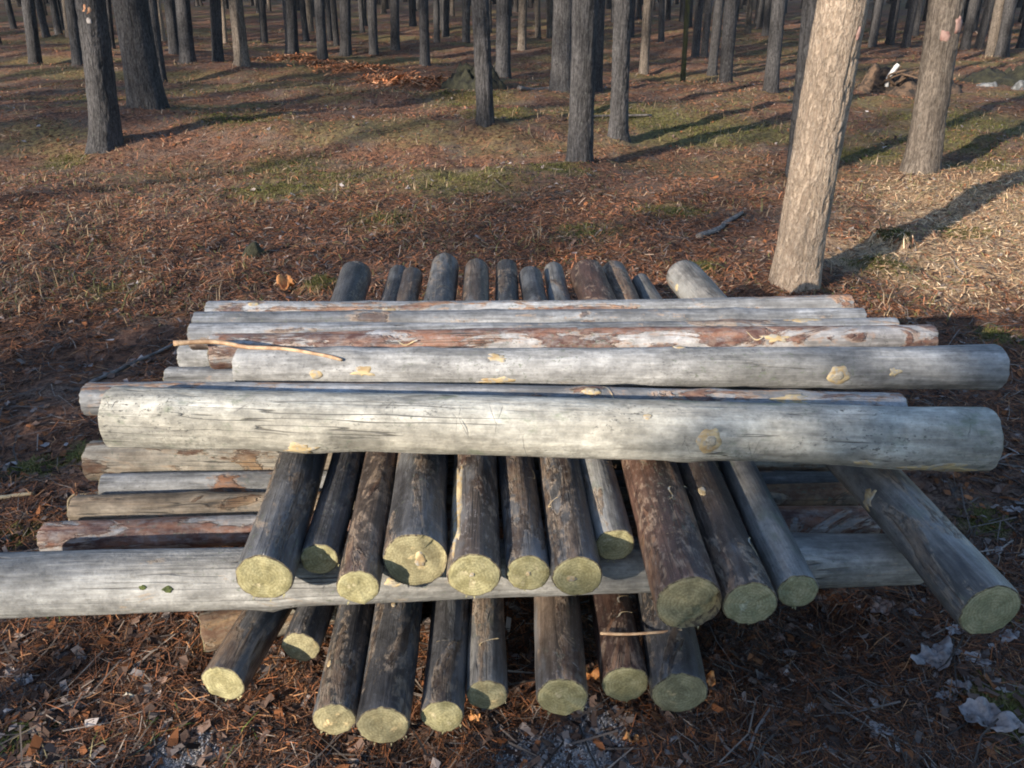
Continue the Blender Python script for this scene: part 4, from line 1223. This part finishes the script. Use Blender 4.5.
# the wood all round that the picture only shows as a mass, or as its shade
def wood(name, label, P):
    cos, qs = [], []
    n0 = 0
    cols = []
    for k, (x, y, r) in enumerate(P):
        z0 = gz(x, y) - .05
        c = CROWN[k % 4]
        a = rnd.uniform(0, 6.28); ca, sa = math.cos(a), math.sin(a)
        th = np.linspace(0, 2 * math.pi, 9)[:-1]
        hs = (0, .3, 3, 8, 15.4); rr = (r * 1.3, r, r * .9, r * .65, r * .2)
        tv = np.concatenate([np.stack([q * np.cos(th), q * np.sin(th), np.full(8, h)], 1) for h, q in zip(hs, rr)])
        tf = np.array([(i * 8 + j, i * 8 + (j + 1) % 8, (i + 1) * 8 + (j + 1) % 8, (i + 1) * 8 + j) for i in range(4) for j in range(8)])
        for vv, ff, cl in ((tv, tf, (.06, .053, .05)), (c[0], c[1], (.06, .053, .05)), (c[2], c[3], (.045, .065, .028))):
            w = np.stack([vv[:, 0] * ca - vv[:, 1] * sa + x, vv[:, 0] * sa + vv[:, 1] * ca + y, vv[:, 2] + z0], 1)
            cos.append(w); qs.append(ff + n0); n0 += len(w)
            cols.append(np.tile(np.array(cl), (len(w), 1)))
    o = link(name, mesh_np(name, np.concatenate(cos), np.concatenate(qs), False, np.concatenate(cols)), M['colm'])
    tag(o, label, 'wood', kind='stuff')


P = []
tries = 0
while len(P) < 420 and tries < 30000:
    tries += 1
    y = rnd.uniform(44, 86); x = rnd.uniform(-.85, .85) * y
    if all((x - a) ** 2 + (y - b) ** 2 > 1.6 ** 2 for a, b in pts):
        pts.append((x, y)); P.append((x, y, rnd.uniform(.1, .16)))
wood('distant_wood', 'far edge of the pine wood where single trunks run together', P)

u45 = math.sqrt(.5)
P = [(p * u45 - s * u45, -p * u45 - s * u45, .12) for p, s in ((-3.3, 29), (-3.2, 44), (-4.2, 40), (1.6, 30), (1.9, 38), (2.6, 33))]  # unseen pines placed for the shade they cast
pts += [(a[0], a[1]) for a in P]
tries = 0
while len(P) < 300 and tries < 20000:
    tries += 1
    x = rnd.uniform(-60, 30); y = rnd.uniform(-48, 45)
    if -10 < (x - y) * u45 < -2.5 and -(x + y) * u45 < 21: continue
    if y > 0 and abs(x) < .8 * y + 1.2: continue
    if math.hypot(x, y) < 5: continue
    p = (x - y) * u45
    s = -(x + y) * u45
    if s > 0 and (-4.0 < p < 1.2 or (p > -11 and rnd.random() < .2)): continue
    if all((x - a) ** 2 + (y - b) ** 2 > 2.0 ** 2 for a, b in pts):
        pts.append((x, y)); P.append((x, y, rnd.uniform(.1, .15)))
wood('surrounding_wood', 'open pine wood that carries on round the clearing and shades it', P)


# unseen spruces added behind the camera to shade foreground and right side
def shade_sapling(p, s, h, rad, seed):
    x = p * u45 - s * u45; y = -p * u45 - s * u45
    q = np.random.RandomState(seed)
    root = empty('shade_spruce', (x, y, gz(x, y)))
    tag(root, 'unseen bushy spruce added behind the camera for its shade', 'tree', 'unseen shade spruces behind the camera')
    th = np.linspace(0, 2 * math.pi, 8)[:-1]
    tv = np.concatenate([np.stack([r * np.cos(th), r * np.sin(th), np.full(7, z)], 1) for z, r in ((0, .035), (h * .5, .022), (h, .004))])
    tf = np.array([(i * 7 + j, i * 7 + (j + 1) % 7, (i + 1) * 7 + (j + 1) % 7, (i + 1) * 7 + j) for i in range(2) for j in range(7)])
    link('trunk', mesh_np('trunk', tv, tf), M['bark'], root)
    n = int(1500 * h)
    z = h * (1 - np.sqrt(q.rand(n))) + .05
    a = q.rand(n) * 6.283
    rr = rad * (1 - z / h) ** .7 * np.sqrt(q.rand(n)) * (1 + .3 * np.sin(a * 5 + z * 9))
    c = np.stack([rr * np.cos(a), rr * np.sin(a), z], 1)
    d = np.stack([np.cos(a), np.sin(a), q.normal(0, .35, n)], 1)
    sd = np.stack([-np.sin(a), np.cos(a), q.normal(0, .3, n)], 1)
    ln = q.uniform(.08, .2, n)[:, None]; w = q.uniform(.03, .055, n)[:, None]
    v = np.stack([c - sd * w, c + sd * w, c + d * ln + sd * w * .4, c + d * ln - sd * w * .4], 1).reshape(-1, 3)
    f = np.arange(n)[:, None] * 4 + np.array([[0, 1, 2, 3]])
    link('crown', mesh_np('crown', v, f, False), M['needles'], root)


SHADE_SAP = [(-3.0, 5.2, 2.0, .7), (-2.3, 5.0, 1.75, .6), (-1.8, 5.4, 1.85, .6), (-1.35, 5.0, 1.7, .55), (-.95, 5.2, 1.7, .5), (-3.7, 5.5, 2.3, .7),
       (0.24, 7.2, 8.0, 1.3), (1.65, 7.8, 7.0, 1.3), (.3, 9.6, 9.5, 1.35)]
for k, a in enumerate(SHADE_SAP):
    shade_sapling(*a, seed=400 + k)


# ---------------------------------------------------------------- heaps far back
def mound(name, label, x, y, a, b, h, mat, seed, cat, kind=None):
    na, nr = 60, 20
    th = np.linspace(0, 2 * math.pi, na, endpoint=False)
    co = []
    for k in range(nr + 1):
        q = k / nr
        px = x + a * q * np.cos(th) * (1 + .2 * vnoise(np.cos(th) * 2 + seed, np.sin(th) * 2, seed=seed)); py = y + b * q * np.sin(th)
        hh = h * (1 - q ** 2) ** .7 if q < 1 else 0
        pz = ground_h(px, py) + hh * (1 + .5 * vnoise(px * 3.5, py * 3.5, seed=seed) + .5 * vnoise(px * 9, py * 9, seed=seed + 1) + .3 * vnoise(px * 22, py * 22, seed=seed + 2)) - (.06 if k == nr else 0)
        co.append(np.stack([px, py, pz], 1))
    co = np.concatenate(co)
    f = [(k * na + j, (k + 1) * na + j, (k + 1) * na + (j + 1) % na, k * na + (j + 1) % na) for k in range(nr) for j in range(na)]
    co = co - np.array([x, y, 0])
    o = bpy.data.objects.new(name, mesh_np(name, co, np.array(f)))
    o.data.materials.append(M[mat])
    return o


t = NT('dark_earth')
v = t.obj_vec()
n = t.noise(v, 9, 6, .7)
M['earth'] = t.out(t.mix(t.ramp(n, .38, .62), (0.02, 0.015, 0.012), (0.13, 0.08, 0.05)), .95, t.bump(n, 1, .05))
t = NT('dark_moss_earth')
v = t.obj_vec()
n = t.noise(v, 8, 6, .7)
M['mearth'] = t.out(t.mix(t.ramp(n, .38, .62), (0.009, 0.009, 0.006), (0.034, 0.032, 0.016)), .95, t.bump(n, 1, .05))
t = NT('pale_splinter')
M['splinter'] = t.out((0.5, 0.48, 0.46), .7)
t = NT('dark_stone')
v = t.obj_vec()
M['stone'] = t.out(t.mix(t.ramp(t.noise(v, 20, 5), .4, .6), (0.07, 0.07, 0.07), (0.17, 0.17, 0.17)), .85)

root = empty('uprooted_stump', (5.75, 12.6, 0))
tag(root, 'brown uprooted stump with a white splinter sticking up, between the two leaning right pines', 'stump')
for nm, a, b, h, dx in (('root_plate', .75, .5, .22, .25), ('stump', .32, .3, .26, -.25)):
    o = mound(nm, '', 5.75 + dx, 12.6, a, b, h, 'earth', 21 if nm == 'stump' else 25, '')
    C.objects.link(o); o.parent = root; o.location = (dx, 0, 0)
sp = tube('splinter', [(-.3, -.25, .12), (-.29, -.25, .25), (-.23, -.26, .36), (-.19, -.26, .42)], .03, .035, 'splinter', root, nseg=8)
sp.location = (-.3, -.25, .12)
for k in range(3):
    q = random.Random(k)
    rt = tube('root', [(0, 0, 0), (q.uniform(-.2, .2), -.15, .15), (q.uniform(-.45, .45), -.3, q.uniform(.1, .35))], 0.025, .01, 'earth', root, nseg=6, seed=k)
    rt.location = (q.uniform(-.5, .7), -.25, .15)
o = mound('earth_heap', '', 8.3, 13.6, 1.1, .6, .24, 'mearth', 31, '')
C.objects.link(o); o.location = (8.3, 13.6, 0)
tag(o, 'dark mossy heap of earth at the right edge under the far trunks', 'heap')
o = mound('mossy_clod', '', -.55, 12.95, .5, .35, .27, 'mearth', 33, '')
C.objects.link(o); o.location = (-.55, 12.95, 0)
tag(o, 'dark brown mossy clod behind the near slim trunk, right of the orange shavings', 'clod')
o = mound('mossy_stone', '', -1.6, 4.78, .07, .06, .05, 'mearth', 35, '')
C.objects.link(o); o.location = (-1.6, 4.78, 0)
tag(o, 'small dark bluish mossy lump on the needles behind the pile at the left', 'stone')
for k, (x, y, s_) in enumerate([(7.3, 13.0, .16), (7.7, 12.85, .13), (8.0, 12.75, .18), (8.4, 12.7, .14)]):
    o = mound('stone', '', x, y, s_, s_ * .7, s_ * .5, 'stone', 40 + k, '')
    C.objects.link(o); o.location = (x, y, 0)
    tag(o, 'grey stone at the foot of the dark mossy heap at the right edge', 'stone', 'grey stones at the heap')
